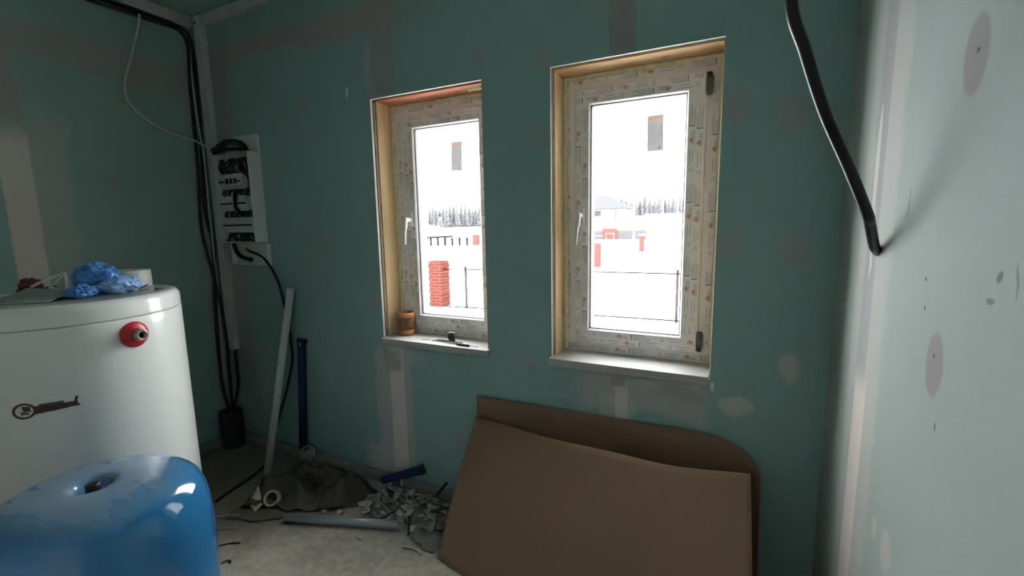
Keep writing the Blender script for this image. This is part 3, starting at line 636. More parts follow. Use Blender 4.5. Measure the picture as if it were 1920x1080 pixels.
# ------------------------------------------------------------------ blue expansion tank
TX, TY = 1.627, -1.327
def tank_mat():
    m, nt, b = new_mat('blue_paint_dusty'); L = nt.links.new
    tc = nn(nt, 'ShaderNodeTexCoord'); mp = nn(nt, 'ShaderNodeMapping'); mp.inputs['Rotation'].default_value = (0, 0, .9); mp.inputs['Scale'].default_value = (3, 14, 3); L(tc.outputs['Object'], mp.inputs[0])
    no = nn(nt, 'ShaderNodeTexNoise'); no.inputs['Scale'].default_value = 1.0; no.inputs['Detail'].default_value = 7; no.inputs['Roughness'].default_value = .6; no.inputs['Distortion'].default_value = .5; L(mp.outputs[0], no.inputs['Vector'])
    sp = nn(nt, 'ShaderNodeSeparateXYZ'); L(tc.outputs['Object'], sp.inputs[0])
    z = nn(nt, 'ShaderNodeMapRange'); L(sp.outputs[2], z.inputs[0]); z.inputs[1].default_value = .74; z.inputs[2].default_value = .812      # settled dust lies on the flat crown
    ad = nn(nt, 'ShaderNodeMath', operation='ADD'); L(no.outputs['Fac'], ad.inputs[0]); L(z.outputs[0], ad.inputs[1])
    mr = nn(nt, 'ShaderNodeMapRange', interpolation_type='SMOOTHSTEP'); L(ad.outputs[0], mr.inputs[0]); mr.inputs[1].default_value = .85; mr.inputs[2].default_value = 1.75; mr.inputs[4].default_value = .75
    mx = nn(nt, 'ShaderNodeMix', data_type='RGBA'); L(mr.outputs[0], mx.inputs[0]); mx.inputs[6].default_value = (.022, .19, .43, 1); mx.inputs[7].default_value = (.27, .33, .36, 1); L(mx.outputs[2], b.inputs['Base Color'])
    rr = nn(nt, 'ShaderNodeMapRange'); L(mr.outputs[0], rr.inputs[0]); rr.inputs[3].default_value = .10; rr.inputs[4].default_value = .5; L(rr.outputs[0], b.inputs['Roughness'])
    b.inputs['Coat Weight'].default_value = .8; b.inputs['Coat Roughness'].default_value = .05
    return m
et = root('expansion_tank', (TX, TY, 0), 'glossy blue round-topped expansion tank in front of the white heater', 'tank')
TT = Matrix.Translation((TX, TY, 0))
prof = [(0, .790), (.022, .790), (.030, .7925), (.036, .802), (.042, .8075), (.05, .8095), (.07, .8090), (.10, .8065), (.13, .8025), (.15, .7985), (.165, .793), (.18, .7845), (.192, .774), (.202, .760), (.210, .740), (.2155, .716), (.2185, .69), (.22, .655), (.2205, .60), (.2205, .30), (.219, .24), (.21, .19), (.19, .16), (.12, .14), (0, .14)]
o = MB().lathe(prof, 96, TT).build('shell', tank_mat(), et)
MB().lathe([(.2203, .405), (.2225, .408), (.2225, .416), (.2203, .419)], 96, TT).build('weld_seam', mat('blue_seam', (.02, .15, .32), .3), et)
vc = MB().lathe([(0, .8095), (.012, .8095), (.0135, .807), (.0135, .788), (0, .788)], 14, TT)
vc.build('valve_cap', M_BLACK, et, bevel=.001)
for k in range(3):
    a = math.radians(30+120*k); Mx = TT @ Matrix.Rotation(a, 4, 'Z')
    MB().box(.165, .19, -.02, .02, 0, .19, 0, Mx).build('leg', mat('tank_leg_%d' % k, (.02, .15, .32), .3), et, bevel=.003)

# ------------------------------------------------------------------ things leaning or lying by the back wall
def hollow(mb, p, q, r, t, n=24, mi=0):
    p, q = Vector(p), Vector(q); d = (q-p); Mx = Matrix.Translation(p) @ d.to_track_quat('Z', 'Y').to_matrix().to_4x4(); h = d.length
    return mb.lathe([(r, 0), (r, h), (r-t, h), (r-t, 0)], n, Mx, mi, closed=True)
thing(hollow(MB(), (.625, -.249, .004), (.664, -.024, 1.04), .0205, .003), 'plastic_pipe', mat('grey_white_pvc', (.56, .60, .58), .4, var=.05), 'long white plastic pipe leaning upright against the back wall', 'pipe', (.625, -.249, 0))
lv = root('level_bar', (.65, -.03, .055), 'dark blue flat bar with metal end leaning on the wall behind the white pipe', 'bar')
M_NAVY = mat('navy_paint', (.010, .022, .085), .35, var=.12)
Mx = Matrix.Translation((.648, -.022, .0555)) @ Matrix.Rotation(math.radians(4.2), 4, 'Y') @ Matrix.Rotation(math.radians(-1.0), 4, 'X')
MB().box(-.027, .027, -.010, .010, 0, .665, 0, Mx).build('bar_body', M_NAVY, lv, bevel=.003)
MB().box(-.030, .034, -.0115, .0115, .665, .690, 0, Mx).build('end_cap', M_BLACK, lv, bevel=.003)
MB().box(-.008, .004, -.0125, -.0095, .645, .672, 0, Mx).build('clip', mat('bright_steel', (.45, .43, .40), .3, metal=.8), lv)
bb = root('level_bar', (1.35, -.06, .02), 'dark blue bar with black end lying on the rubble below the left window', 'bar')
p, q = Vector((1.30, -.065, .042)), Vector((1.575, -.06, .165)); d = (q-p); Mx = Matrix.Translation(p) @ d.to_track_quat('X', 'Z').to_matrix().to_4x4()
MB().box(0, d.length-.03, -.010, .010, -.022, .022, 0, Mx).build('bar_body', M_NAVY, bb, bevel=.003)
MB().box(d.length-.03, d.length, -.012, .012, -.024, .024, 0, Mx).build('end_cap', M_BLACK, bb, bevel=.003)
thing(hollow(MB(), (1.075, -.475, .0215), (1.605, -.297, .0215), .0205, .002), 'grey_pipe', mat('grey_tube', (.30, .33, .34), .28, metal=.35, var=.08), 'grey smooth pipe lying on the floor in front of the sacking', 'pipe', (1.34, -.386, 0))

def pt_in(poly, x, y):
    c = False; j = len(poly)-1
    for i in range(len(poly)):
        if (poly[i][1] > y) != (poly[j][1] > y) and x < (poly[j][0]-poly[i][0])*(y-poly[i][1])/(poly[j][1]-poly[i][1])+poly[i][0]: c = not c
        j = i
    return c
def edge_d(poly, x, y):
    m = 9
    for i in range(len(poly)):
        a = Vector(poly[i]); b = Vector(poly[(i+1) % len(poly)]); p = Vector((x, y)); t = max(0, min(1, (p-a).dot(b-a)/(b-a).length_squared)); m = min(m, (p-a.lerp(b, t)).length)
    return m
def sheet(poly, h, seed, step=.009, base=.004, freq=7, sharp=1.0):
    xs = [p[0] for p in poly]; ys = [p[1] for p in poly]; m = MB(); idx = {}; vs = []; fs = []
    nx = int((max(xs)-min(xs))/step); ny = int((max(ys)-min(ys))/step)
    for i in range(nx+1):
        for j in range(ny+1):
            x, y = min(xs)+i*step, min(ys)+j*step
            if pt_in(poly, x, y):
                e = min(1, edge_d(poly, x, y)/.09)
                p = Vector((x, y, seed)); r = (1-abs(noise.noise(p*freq))*2)**2*.7+(1-abs(noise.noise(p*freq*2.1+Vector((4, 2, 0))))*2)**2*.28+noise.noise(p*freq*4.5)*.06
                e = e*e*(3-2*e)
                z = base+max(0, r)*h*(.18+.82*e)*sharp
                idx[i, j] = len(vs); vs.append((x+noise.noise(p*9)*.02, y+noise.noise(p*9+Vector((0, 0, 7)))*.02, z))
    for (i, j), a in idx.items():
        if (i+1, j) in idx and (i, j+1) in idx and (i+1, j+1) in idx: fs.append((a, idx[i+1, j], idx[i+1, j+1], idx[i, j+1]))
    return m.add(vs, fs, 0, True)
M_SACK = mat('dusty_sackcloth', (.072, .065, .050), .9, var=.3, scale=6, bump=.2)
thing(sheet([(.79, -.50), (.68, -.33), (.735, -.15), (.88, -.075), (1.15, -.055), (1.33, -.13), (1.31, -.25), (1.20, -.35), (1.02, -.42)], .125, 3, freq=6), 'sacking', M_SACK, 'dark crumpled dusty sacking heaped on the floor by the back wall', 'sack', (1, -.3, 0), solid=.003)
thing(sheet([(.80, -.60), (.74, -.52), (.80, -.50), (.98, -.455), (1.07, -.452), (1.04, -.49), (.92, -.55)], .018, 8, .007), 'torn_sheet', mat('torn_olive_sheet', (.10, .09, .062), .9, var=.2), 'flat torn olive sheet on the floor between blue tank and grey pipe', 'sheet', (.9, -.53, 0), solid=.002)
M_CREAM = mat('cream_paper', (.48, .43, .28), .8, var=.08)
q = MB(); q.grid(lambda u, v: Vector((.80+.075*u+.01*v, -.485+.06*v*(1-u*.4)-.01*u, .012+.075*v*(1-.75*u)+.008*math.sin(u*5))), 8, 8)
thing(q, 'paper_scrap', M_CREAM, 'cream pointed paper scrap standing left of the pale tape roll', 'paper', (.83, -.47, 0), solid=.002)
Mx = Matrix.Translation((.905, -.42, .040)) @ Matrix.Rotation(.5, 4, 'Z') @ Matrix.Rotation(math.radians(58), 4, 'X')
thing(MB().lathe([(.028, -.017), (.038, -.017), (.038, .017), (.028, .017)], 36, Mx, closed=True), 'tape_roll', M_CREAM, 'pale tape roll lying tilted at the front edge of the sacking', 'tape roll', (.905, -.42, 0))
Mx = Matrix.Translation((.79, -.105, .10)) @ Matrix.Rotation(.2, 4, 'Z') @ Matrix.Rotation(math.radians(62), 4, 'X')
thing(MB().lathe([(.040, -.010), (.047, -.010), (.047, .010), (.040, .010)], 36, Mx, closed=True), 'tape_roll', mat('dusty_tape', (.24, .22, .19), .7), 'thin pale tape ring resting on the sacking behind the white pipe foot', 'tape roll', (.79, -.105, .05))

# rubble heap
HEAP = [(1.30, -.06), (1.30, -.22), (1.42, -.31), (1.60, -.30), (1.80, -.26), (1.92, -.16), (1.92, -.055), (1.6, -.045)]
def heap_z(x, y):
    if not pt_in(HEAP, x, y): return 0.0
    e = min(1, edge_d(HEAP, x, y)/.10); return .004+.050*e*(.7+.6*noise.noise(Vector((x*8, y*8, 2))))
m = MB(); idx = {}; vs = []; fs = []
for i in range(66):
    for j in range(29):
        x, y = 1.29+i*.01, -.32+j*.01
        if pt_in(HEAP, x, y): idx[i, j] = len(vs); vs.append((x, y, heap_z(x, y)+.004*noise.noise(Vector((x*40, y*40, 1)))))
for (i, j), a in idx.items():
    if (i+1, j) in idx and (i, j+1) in idx and (i+1, j+1) in idx: fs.append((a, idx[i+1, j], idx[i+1, j+1], idx[i, j+1]))
dm = thing(m.add(vs, fs, 0, True), 'plaster_dust', mat('plaster_dust', (.20, .19, .165), .95, var=.45, scale=45, bump=.4), 'low heap of grey plaster dust under the chips by the wall', 'dust', (1.6, -.18, 0)); dm['kind'] = 'stuff'
M_CHIP = [mat('plaster_chip', (.46, .435, .395), .9, var=.15, scale=30), mat('plaster_chip_grey', (.30, .285, .26), .9, var=.15, scale=30)]
M_OFF = mat('strip_offcut', (.40, .40, .36), .7, var=.15)
rnd = random.Random(11)
def chip_mesh(k):
    n = rnd.choice((4, 5, 6)); l, w = rnd.uniform(.014, .040), rnd.uniform(.008, .020)
    poly = [(l*math.cos(2*math.pi*i/n+rnd.uniform(-.35, .35)), w*math.sin(2*math.pi*i/n+rnd.uniform(-.35, .35))) for i in range(n)]
    return MB().prism(poly, rnd.uniform(.003, .012))
protos = [chip_mesh(k) for k in range(9)]
def place(mb, name, m, loc, rot, label, cat, group):
    o = mb.build(name, m); o.location = loc; o.rotation_euler = rot; return tag(o, label, cat, group)
chip_me = []
for k in range(9):
    o = place(protos[k], 'plaster_chip', M_CHIP[k % 2], (0, 0, 0), (0, 0, 0), 'angular plaster chip in the rubble heap between sacking and cardboard', 'plaster chip', 'plaster chips in the rubble heap')
    chip_me.append(o)
spots = []
while len(spots) < 95:
    x, y = rnd.uniform(1.31, 1.90), rnd.uniform(-.30, -.06)
    if pt_in(HEAP, x, y): spots.append((x, y))
for k, (x, y) in enumerate(spots):
    o = chip_me[k % 9]
    if k >= 9: o = o.copy(); C.objects.link(o)
    o.location = (x, y, heap_z(x, y)+rnd.uniform(.002, .022)); o.rotation_euler = (rnd.uniform(-.7, .7), rnd.uniform(-.7, .7), rnd.uniform(0, 6.3))
for k in range(26):
    x, y = rnd.uniform(1.33, 1.82), rnd.uniform(-.28, -.08); L_ = rnd.uniform(.05, .15); a = rnd.uniform(0, 3.14); z = heap_z(x, y)+rnd.uniform(.012, .03)
    dark = k % 4 == 0
    Mx = Matrix.Translation((x, y, z)) @ Matrix.Rotation(a, 4, 'Z') @ Matrix.Rotation(rnd.uniform(-.25, .25), 4, 'Y')
    if dark:
        p = [Mx @ Vector((-L_/2, 0, 0)), Mx @ Vector((0, .006, .004)), Mx @ Vector((L_/2, 0, 0))]
        thing(MB().tube(smooth_path(p, 4), .003, 6), 'wire_offcut', M_BLACK, 'short black wire offcut lying in the rubble heap', 'wire offcut', (x, y, z), 'wire offcuts in the rubble heap')
    else:
        thing(MB().box(-L_/2, L_/2, -.0025, .0025, -.001, .001, 0, Mx), 'strip_offcut', M_OFF, 'thin pale strip offcut lying in the rubble heap', 'strip offcut', (x, y, z), 'strip offcuts in the rubble heap')
Mx = Matrix.Translation((1.66, -.075, .055)) @ Matrix.Rotation(-.9, 4, 'Y')
thing(MB().box(0, .10, -.007, .007, -.006, .006, 0, Mx), 'stick', M_BLACK, 'black stubby stick poking up from the rubble near the cardboard', 'stick', (1.66, -.075, .05), bevel=.002)
thing(MB().tube([(1.615, -.235, .035), (1.675, -.32, .006)], .0045, 8), 'stick', M_STUB, 'dark straight stick reaching out of the rubble onto the floor', 'stick', (1.65, -.29, 0))
thing(MB().tube(smooth_path([(1.40, -.05, .12), (1.425, -.06, .075), (1.44, -.075, .05)], 4), .005, 8), 'stick', M_WHITE, 'small white curved stick standing against the wall above the rubble', 'stick', (1.44, -.075, .05))
t = sheet([(1.69, -.33), (1.66, -.26), (1.74, -.20), (1.86, -.22), (1.84, -.36), (1.77, -.36)], .03, 5, .008)
thing(t, 'grey_rag', mat('grey_rag', (.17, .165, .14), .9, var=.15), 'small grey rag on the floor at the left foot of the cardboard', 'rag', (1.77, -.28, 0), solid=.003)
thing(MB().tube(smooth_path([(1.70, -.385, .006), (1.75, -.375, .008), (1.80, -.385, .006)], 4), .005, 8), 'strip', mat('pale_strip', (.45, .45, .41), .7), 'pale thin strip on the floor under the edge of the grey rag', 'strip', (1.75, -.38, 0))
loose = [(1.185, -.352, .018, 'plaster crumb on the floor in front of the sacking, leftmost of three'), (1.262, -.322, .022, 'white broken plaster crumb between sacking and grey pipe'), (1.215, -.27, .018, 'pinkish plaster crumb at the edge of the sacking'),
         (1.484, -.419, .013, 'lone pale plaster crumb on the floor in front of the grey pipe'), (1.44, -.435, .009, 'tiny dark crumb left of the lone crumb in front of the grey pipe'), (1.62, -.30, .014, 'rounded pale crumb just right of the grey pipe end'),
         (1.685, -.36, .009, 'small flat pale crumb just left of the grey rag'), (1.40, -.235, .012, 'white crumb at the left end of the rubble heap')]
for x, y, r, lb in loose:
    thing(crumple((x, y, 0), (r, r*.7, r*.5), x*9, 2, 1.4, flatten=r*.1), 'plaster_crumb', M_CHIP[0], lb, 'plaster crumb', (x, y, 0), flat=True)
for pts, lb in (([(.74, -.60, .004), (.80, -.555, .006), (.86, -.53, .004)], 'pale thin straw on the floor beside the blue tank, the farther one'),
                ([(.82, -.66, .004), (.87, -.63, .006), (.93, -.60, .004)], 'pale thin straw on the floor beside the blue tank, the nearer one')):
    thing(MB().tube(smooth_path(pts, 4), .003, 6), 'straw', M_OFF, lb, 'straw', pts[1])
for pts, lb in (([(.95, -.72, .004), (.985, -.685, .005), (1.02, -.665, .004)], 'black wire scrap on the floor right of the blue tank'),
                ([(1.06, -.80, .004), (1.08, -.755, .006), (1.10, -.76, .004)], 'black bent wire scrap nearest the bottom beside the blue tank')):
    thing(MB().tube(smooth_path(pts, 4), .003, 6), 'wire_scrap', M_BLACK, lb, 'wire', pts[1])

# ------------------------------------------------------------------ flattened cardboard box
M_CARD = mat('brown_cardboard', (.235, .150, .098), .85, var=.07, scale=3, spec=.2)
cbx = root('cardboard_box', (2.45, -.25, 0), 'large flattened brown cardboard box leaning against the wall below the right window', 'cardboard box')
def lerp_tab(tab, u):
    for (a, p), (b, q) in zip(tab, tab[1:]):
        if u <= b:
            return p+(q-p)*((u-a)/(b-a))
    return tab[-1][1]
def soft_tab(tab, u, w=.05):                    # lightly smoothed table
    w = min(w, u, 1-u)
    return sum((lerp_tab(tab, min(1, max(0, u+k*w/2))) for k in (-2, -1, 0, 1, 2)), Vector())/5
ftop = [(0, Vector((1.880, -.045, .490))), (.12, Vector((2.02, -.085, .502))), (.29, Vector((2.209, -.13, .513))), (.5, Vector((2.448, -.158, .514))), (.62, Vector((2.58, -.168, .517))), (.76, Vector((2.747, -.170, .517))), (.88, Vector((2.885, -.166, .526))), (1, Vector((3.013, -.155, .532)))]
fbot = [(0, Vector((1.871, -.372, .012))), (.02, Vector((1.89, -.382, .004))), (.1, Vector((1.975, -.405, .001))), (1, Vector((3.035, -.56, .001)))]
def front(u, v):
    a = lerp_tab(fbot, u); b = soft_tab(ftop, u); p = a.lerp(b, v)
    bow = math.sin(math.pi*v)*(.008+.012*u); p.y -= bow; p.z += bow*.5
    p.z += .0035*math.sin(u*14)*v**8; return p
MB().grid(front, 60, 24).build('front_panel', M_CARD, cbx, solid=.004)
btop = [(0, Vector((1.872, -.014, .583))), (.25, Vector((2.164, -.014, .586))), (.6, Vector((2.625, -.014, .588))), (.80, Vector((2.87, -.016, .590))), (.88, Vector((2.95, -.020, .578))), (.94, Vector((3.01, -.034, .548))), (.98, Vector((3.04, -.055, .515))), (1, Vector((3.048, -.085, .495)))]
def back(u, v):
    b = soft_tab(btop, u, .03); a = Vector((b.x, -.05 - .16*max(0, u-.75), .004)) if u < .999 else Vector((3.05, -.25, .004))
    p = a.lerp(b, v); return p
MB().grid(back, 60, 12).build('back_panel', M_CARD, cbx, solid=.004)

# ------------------------------------------------------------------ on the left sill
cup = root('wooden_pot', (1.395, .085, ZS), 'carved brown wooden pot standing in the left corner of the window sill', 'pot')
def pot_mat():
    m = wood('pot_band', (.50, .24, .09), (.36, .15, .05), 2); return m
M_POT = pot_mat(); M_POTD = mat('carved_bark', (.17, .070, .028), .6, var=.5, scale=70, bump=.8)
CT = Matrix.Translation((1.395, .085, ZS))
MB().lathe([(0, .002), (.040, .002), (.0425, .006), (.0425, .026), (.0395, .028), (.0395, .094), (.0425, .096), (.0425, .116), (.041, .119), (.0365, .119), (.0355, .116), (.0355, .01), (0, .01)], 48, CT).build('pot_body', M_POT, cup)
MB().lathe([(.0396, .029), (.0408, .032), (.0408, .090), (.0396, .093)], 48, CT).build('carved_band', M_POTD, cup)
cv = MB()
for k in range(9):
    a0 = -1.9; pts = []
    for j in range(17):
        t = j/16*2-1; a = a0+t*.75; rr = .0412
        z = .061+(k-4)*.0068*math.sqrt(max(0, 1-t*t))
        pts.append((1.395+rr*math.cos(a), .085+rr*math.sin(a), ZS+z))
    cv.tube(pts, .0011, 6)
cv.build('carved_motif', M_POT, cup)
MB().lathe([(0, 0), (.041, 0), (.042, .003), (0, .003)], 40, CT).build('base_rim', mat('dark_bark', (.12, .05, .02), .7), cup)

ZT_ = ZS+.0005
sd = root('screwdriver', (1.80, .015, ZT_), 'thin screwdriver with black handle lying near the front of the left sill', 'screwdriver')
def line3(p, q, t): return Vector(p).lerp(Vector(q), t)
p, q = (1.617, .012, ZT_+.006), (1.885, -.012, ZT_+.006)
MB().tube([line3(p, q, .02), line3(p, q, .55)], .0022, 8).build('blade', M_HINGE, sd)
MB().tube([line3(p, q, t) for t in (.52, .535, .6, .72, .80, .82)], .005, 12, rads=[.003, .0055, .0058, .0055, .0055, .003]).build('handle', M_BLACK, sd)
MB().tube([line3(p, q, .82), line3(p, q, .98), line3(p, q, 1)], .002, 8).build('tip', M_HINGE, sd)
tm = root('tape_measure', (1.70, .05, ZT_), 'small black round gadget with a lens-like face on the left sill', 'gadget')
Mx = Matrix.Translation((1.70, .05, ZT_+.021)) @ Matrix.Rotation(math.radians(90), 4, 'X')
MB().lathe([(0, -.010), (.017, -.010), (.020, -.007), (.020, .007), (.017, .010), (0, .010)], 32, Mx).build('case', M_BLACK, tm)
MB().lathe([(.005, .0101), (.006, .0118), (.011, .0118), (.012, .0101)], 24, Mx).build('lens_rim', M_HINGE, tm)
MB().box(1.682, 1.718, .042, .058, ZT_+.040, ZT_+.045).build('top_plate', M_BLACK, tm, bevel=.002)
MB().box(1.688, 1.712, .04, .06, ZT_, ZT_+.004).build('foot', M_BLACK, tm)
pl_ = root('pliers', (1.71, .03, ZT_), 'small dark pliers lying flat in front of the black round gadget', 'pliers')
for s in (-1, 1):
    MB().tube(smooth_path([(1.655, .03+s*.004, ZT_+.005), (1.69, .028+s*.005, ZT_+.005), (1.72, .022+s*.007, ZT_+.005), (1.775, .020+s*.007, ZT_+.005)], 5), .0035, 8).build('handle', M_BLACK, pl_)
MB().box(1.628, 1.66, .026, .036, ZT_+.001, ZT_+.009).build('jaw', M_HINGE, pl_, bevel=.002)
for k, (a, lb) in enumerate((([(1.545, .01, .003), (1.575, .022, .003), (1.585, .028, .003), (1.583, .018, .003)], 'thin bent hook of wire on the left sill, nearest the pot'), ([(1.60, .015, .003), (1.62, .03, .003), (1.63, .022, .003), (1.605, .012, .003)], 'thin bent wire piece on the left sill next to the pliers'))):
    thing(MB().tube(smooth_path([(x, y, ZT_+z) for x, y, z in a], 4), .0016, 6), 'wire_hook', M_HINGE, lb, 'wire hook', (a[1][0], a[1][1], ZT_))

# ------------------------------------------------------------------ outside: snow, pillars, fences, house, forest
M_SNOW = mat('snow', (.86, .87, .89), .9, var=.02, scale=.3, spec=.1)
def ground(u, v):
    x = -260+u*380; y = .3+(v**2.2)*330
    rise = max(0, min(1, (y-80)/120)); rise = rise*rise*(3-2*rise)
    side = max(0, min(1, (x+100)/80)); z = -.65+rise*(.9+4.4*side)+.25*noise.noise(Vector((x*.03, y*.03, 0)))*min(1, y/60)
    return Vector((x, y, z))
tag(MB().grid(ground, 76, 60).build('ground', M_SNOW), kind='structure')
def brick_mat():
    m, nt, b = new_mat('red_brick'); L = nt.links.new
    tc = nn(nt, 'ShaderNodeTexCoord'); br = nn(nt, 'ShaderNodeTexBrick'); mp = nn(nt, 'ShaderNodeMapping'); mp.inputs['Rotation'].default_value = (math.pi/2, 0, 0)
    L(tc.outputs['Object'], mp.inputs[0]); L(mp.outputs[0], br.inputs[0]); br.inputs['Scale'].default_value = 1
    br.inputs['Color1'].default_value = (.048, .0150, .0112, 1); br.inputs['Color2'].default_value = (.042, .0128, .0100, 1); br.inputs['Mortar'].default_value = (.058, .025, .021, 1)
    br.inputs['Brick Width'].default_value = .25; br.inputs['Row Height'].default_value = .077; br.inputs['Mortar Size'].default_value = .010
    L(br.outputs[0], b.inputs['Base Color']); b.inputs['Specular IOR Level'].default_value = 0; b.inputs['Roughness'].default_value = .9; return m
M_BRICK = brick_mat(); M_BRICK_HAZY = mat('hazed_brick', (.058, .0235, .0205), .9, var=.12, spec=0); M_WIRE = mat('wire_dark', (.006, .005, .006), .9, spec=0); M_RAIL = mat('fence_metal', (.022, .018, .020), .8, spec=0, var=.2)  # far brick is a paler copy, distance haze put into its colour
for (x, y, w, zt, lb, ph) in ((-3.72, 7.65, .37, .50, 'nearest red brick fence pillar seen through the left window', 0), (-2.715, 30.6, .30, .42, 'snow-capped red brick pillar alone on the snow, seen through the right window', 0), (-2.70, 18.8, .34, .44, 'red brick pillar at the left edge of the right window pane', 0), (-20.4, 38, .55, .40, 'distant orange brick pillar at the right edge of the left window pane', 1)):
    r = root('brick_pillar', (x, y, -.7), lb, 'pillar'); b = MB()
    n = 15
    for k in range(n):                                        # toothed courses
        z0 = -.70+k*(zt+.7)/n; e = .012 if k % 2 else -.006
        b.box(x-w/2-e, x+w/2+e, y-w/2, y+w/2, z0, z0+(zt+.7)/n)
    b.build('brick_shaft', M_BRICK if y < 10 else M_BRICK_HAZY, r)
    if 'snow-capped' in lb: MB().box(x-w*.65, x+w*.65, y-w*.65, y+w*.65, zt, zt+.12).build('snow_cap', M_SNOW, r, bevel=.03)
    if ph == 0 and y < 8:
        for zz in (.37, -.44):
            MB().tube([(x+w/2, y, zz), (x+w/2+.16, y-.05, zz+.03)], .012, 6).build('bracket', M_BRICK, r)
for x, zt, lb in ((1.99, .43, 'dark metal fence post on the snow near the right edge of the right window'), (-2.93, .38, 'thin dark fence post on the snow right of the near brick pillar')):
    thing(MB().box(x-.025, x+.025, 7.63, 7.67, -.68, zt), 'fence_post', M_RAIL, lb, 'fence post', (x, 7.65, -.68))
for z, lb in ((.345, 'upper thin wire rail of the near fence across the right window'), (-.60, 'lower thin wire rail of the near fence just above the snow')):
    thing(MB().tube([(-4.6, 7.60, z-.06), (-1, 7.60, z-.01), (3.0, 7.60, z+.015)], .015, 6), 'fence_wire', M_WIRE, lb, 'wire', (0, 7.6, z))
M_DARK = mat('dark_fence', (.008, .007, .008), .9, spec=0)
fl = root('far_fence', (-23, 36, -.6), 'low dark fence on the far snow field seen through the left window', 'fence')
for k in range(6): MB().box(-24.6+k*.86-.09, -24.6+k*.86+.09, 36, 36.14, -.8, .18).build('post', M_DARK, fl)
MB().tube([(-26.2, 36.05, .14), (-22.0, 36.05, .30)], .11, 6).build('top_rail', M_DARK, fl)
# house
M_HW = mat('house_plaster', (.78, .78, .78), .9, var=.03); M_RF = mat('snowy_roof', (.042, .042, .0435), .9, spec=0, var=.08); M_HD = mat('house_dark', (.032, .032, .034), .8, spec=0)
hs = root('house', (-15, 62, -.6), 'pale two-storey house with hipped snowy roof beyond the brick fence', 'house')
MB().box(-19, -10.6, 60, 68, -.9, 3.2).build('wall', M_HW, hs)
rf = MB(); rf.add([(-19.6, 59.4, 3.25), (-10.0, 59.4, 3.25), (-10.0, 68.6, 3.25), (-19.6, 68.6, 3.25), (-16, 64, 5.2), (-13.4, 64, 5.2)], [(0, 1, 5, 4), (1, 2, 5), (2, 3, 4, 5), (3, 0, 4), (0, 3, 2, 1)]); rf.build('roof', M_RF, hs)
MB().box(-19.6, -10.0, 59.35, 59.45, 3.12, 3.26).build('eave', M_HD, hs)
for xa, xb, za, zb in ((-14.4, -13.4, 2.25, 3.0), (-11.4, -11.25, 1.9, 3.0), (-12.3, -12.2, 2.0, 3.0)): MB().box(xa, xb, 59.94, 60.0, za, zb).build('window', M_HD, hs)
# brick and panel fence before it
bf = root('brick_fence', (-9.6, 50, -.7), 'red brick gate block with pale outline in front of the far house', 'fence')
MB().box(-10.55, -8.85, 50, 50.6, -.8, .72).build('brick_wall', M_BRICK_HAZY, bf)
for q in ((-10.15, -9.2, .12, .16), (-10.15, -10.1, -.62, .12), (-9.25, -9.2, -.62, .12)): MB().box(q[0], q[1], 49.97, 50, q[2], q[3]).build('outline', M_STKO, bf)
pf = root('panel_fence', (-7.2, 50, -.7), 'grey panel fence running right from the far brick gate block', 'fence')
M_PF = mat('grey_fence_panel', (.040, .039, .0405), .8, spec=0, var=.1)
MB().box(-8.85, -5.7, 50.1, 50.2, -.75, .48).build('panel', M_PF, pf); MB().box(-8.85, -5.7, 50.05, 50.25, .48, .62).build('snow_cap', M_SNOW, pf)
pg = root('panel_fence', (-11.7, 50, -.7), 'grey panel fence left of the far brick gate block', 'fence')
MB().box(-13.0, -10.56, 50.1, 50.2, -.75, .46).build('panel', M_PF, pg); MB().box(-13.0, -10.56, 50.05, 50.09, -.2, -.1).build('rail', M_SNOW, pg)
# poles
M_POLE = mat('frosted_pole', (.52, .52, .55), .8, var=.05)
for x, y, r, z0, z1, m, lb in ((-5.83, 44, .10, -.75, 4.1, M_SNOW, 'tall white frosted pole before the far fence, seen through the right window'), (-6.78, 72, .06, 0, 5.3, M_POLE, 'thin frosted pole standing before the forest in the right window'), (-4.6, 72, .06, 0, 5.1, M_POLE, 'thin frosted pole at the right edge of the right window view'), (-3.21, 39, .035, -.75, 1.45, M_RAIL, 'thin dark pole on the snow right of the snow-capped brick pillar')):
    thing(MB().tube([(x, y, z0), (x, y, z1)], r, 8), 'pole', m, lb, 'pole', (x, y, z0))
ms = root('lattice_mast', (-60.7, 90, .3), 'small white frosted double pole in front of the forest in the left window', 'mast')
for a in (-1.1, -.3, .6): MB().tube([(-60.7+a, 90, .2), (-60.7+a*.4, 90, 3.4)], .05, 6).build('strut', M_SNOW, ms)
thing(MB().box(-10.0, -3.2, 75, 80, -1.0, 2.65), 'shed', M_SNOW, 'low flat white snow-covered building before the forest in the right window', 'building', (-6.6, 77, -1))
thing(crumple((-8.1, 56, -.9), (2.0, .8, 1.25), 4, 4, octv=((.9, .2), (2, .15), (5, .08))), 'dry_bush', mat('dry_reeds', (.072, .060, .048), .9, spec=0, var=.3), 'pale yellowish dry bushes behind the far panel fence', 'bush', (-8.1, 56, -.9), flat=True)
tag(MB().box(3.75, 4.15, .27, 4.4, -.9, 4.2).build('wall_light_blocker', mat('blocker_render', (.16, .15, .14), .9, var=.1, scale=2)), kind='structure')   # added wall out of view, right of the windows, cuts low side light
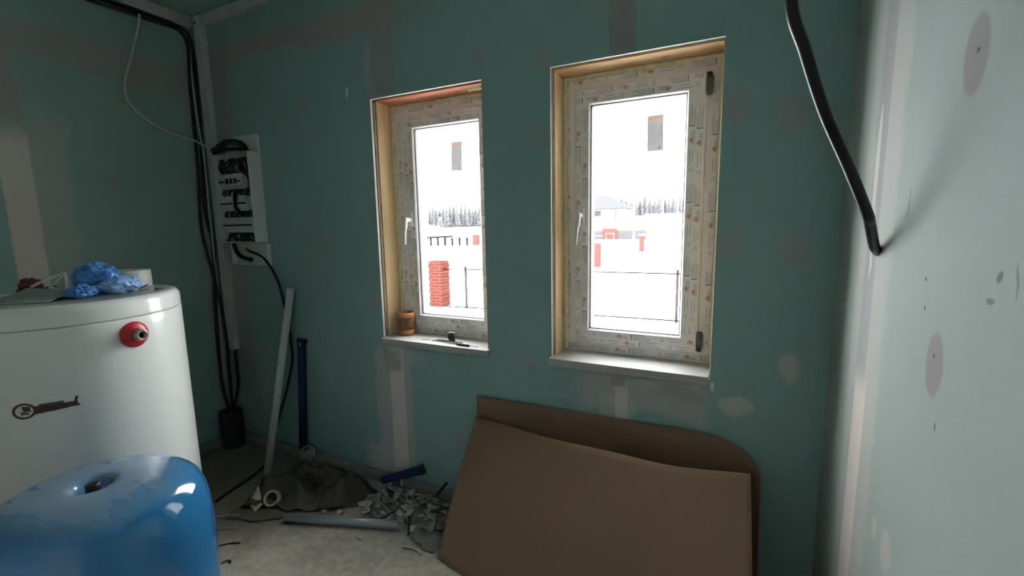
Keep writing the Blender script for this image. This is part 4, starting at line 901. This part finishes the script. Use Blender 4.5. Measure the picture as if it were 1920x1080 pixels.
# forest
M_TREE = mat('frosted_needles', (.074, .0730, .0765), .95, spec=0, var=.25, scale=.6); M_TRK = mat('frosted_trunk', (.074, .072, .073), .9, spec=0)
def make_tree(seed, h, rad, kind):
    rn = random.Random(seed)
    t = root('tree', (0, 0, 0), '', 'tree', 'trees of the far forest')
    MB().tube([(0, 0, 0), (0, 0, h*.9)], .18, 6, rads=[.22, .06]).build('trunk', M_TRK, t)
    m = MB(); z = h*.12; k = 0
    n = 26
    for i in range(n):
        f = i/(n-1); z = h*(.10+.88*f); R = rad*((1-f)**.8 if kind == 0 else math.sin(math.pi*min(1, .25+.75*f))**.6*.9)+.15
        for s in range(9):
            a = rn.uniform(0, 6.28); l = R*rn.uniform(.55, 1.1)
            c = Vector((math.cos(a)*l*.55, math.sin(a)*l*.55, z+rn.uniform(-.3, .3)))
            d = Vector((math.cos(a), math.sin(a), -.25 if kind == 0 else .35)); sd_ = Vector((-math.sin(a), math.cos(a), rn.uniform(-.3, .3)))*.45*R*rn.uniform(.5, 1)
            up_ = Vector((0, 0, h*.035))
            m.add([c-d*l*.5, c+sd_*.6+up_, c+d*l*.5, c-sd_*.6-up_*.3, c+up_*1.6], [(0, 1, 4), (1, 2, 4), (2, 3, 4), (3, 0, 4), (0, 3, 2, 1)])
    m.build('crown', M_TREE, t); return t
def thicket(x0, x1, zb, h, seed):
    def f(u, v):
        x = x0+(x1-x0)*u; n = noise.noise(Vector((x*.35, seed, 0)))*.5+noise.noise(Vector((x*1.3, seed, 4)))*.35+noise.noise(Vector((x*4, seed, 8)))*.2
        return Vector((x, 232+6*math.sin(math.pi*v)*(1 if v < .5 else .3)-6*v, zb+h*(1+.35*n)*v))
    return MB().grid(f, 260, 6)
for a in ((-160, -98, .2, 7.5, 1, 'hazy mass of distant forest behind the single trees in the left window'), (-56, -8, 3.4, 6.0, 2, 'hazy mass of distant forest behind the single trees in the right window')):
    o = thing(thicket(*a[:5]), 'forest', mat('forest_haze', (.080, .0795, .083), .95, spec=0, var=.2, scale=.5), a[5], 'forest', ((a[0]+a[1])/2, 232, a[2]), solid=1.5, flat=True); o['kind'] = 'stuff'
TREES = [make_tree(1, 11, 1.8, 0), make_tree(2, 10, 1.9, 1), make_tree(3, 12, 1.6, 0)]
FLAB = 'dark frosted tree in the forest edge far across the snow'
rnd = random.Random(21); tspots = []
for k in range(34): tspots.append((-154+k*1.40+rnd.uniform(-.15, .15), (200, 205, 210, 215, 220)[k % 5]+rnd.uniform(-.4, .4), .6, rnd.uniform(.80, 1.15)))
for k in range(30): tspots.append((-50+k*1.25+rnd.uniform(-.12, .12), (200, 205, 210, 215, 220)[k % 5]+rnd.uniform(-.4, .4), 3.6, rnd.uniform(.66, .9)))
for k, (x, y, z, s) in enumerate(tspots):
    o = TREES[k % 3] if k < 3 else copy_tree(TREES[k % 3], (0, 0, 0))
    o.location = (x, y, z); o.scale = (s, s, s); o.rotation_euler = (0, 0, rnd.uniform(0, 6.28)); o['label'] = FLAB
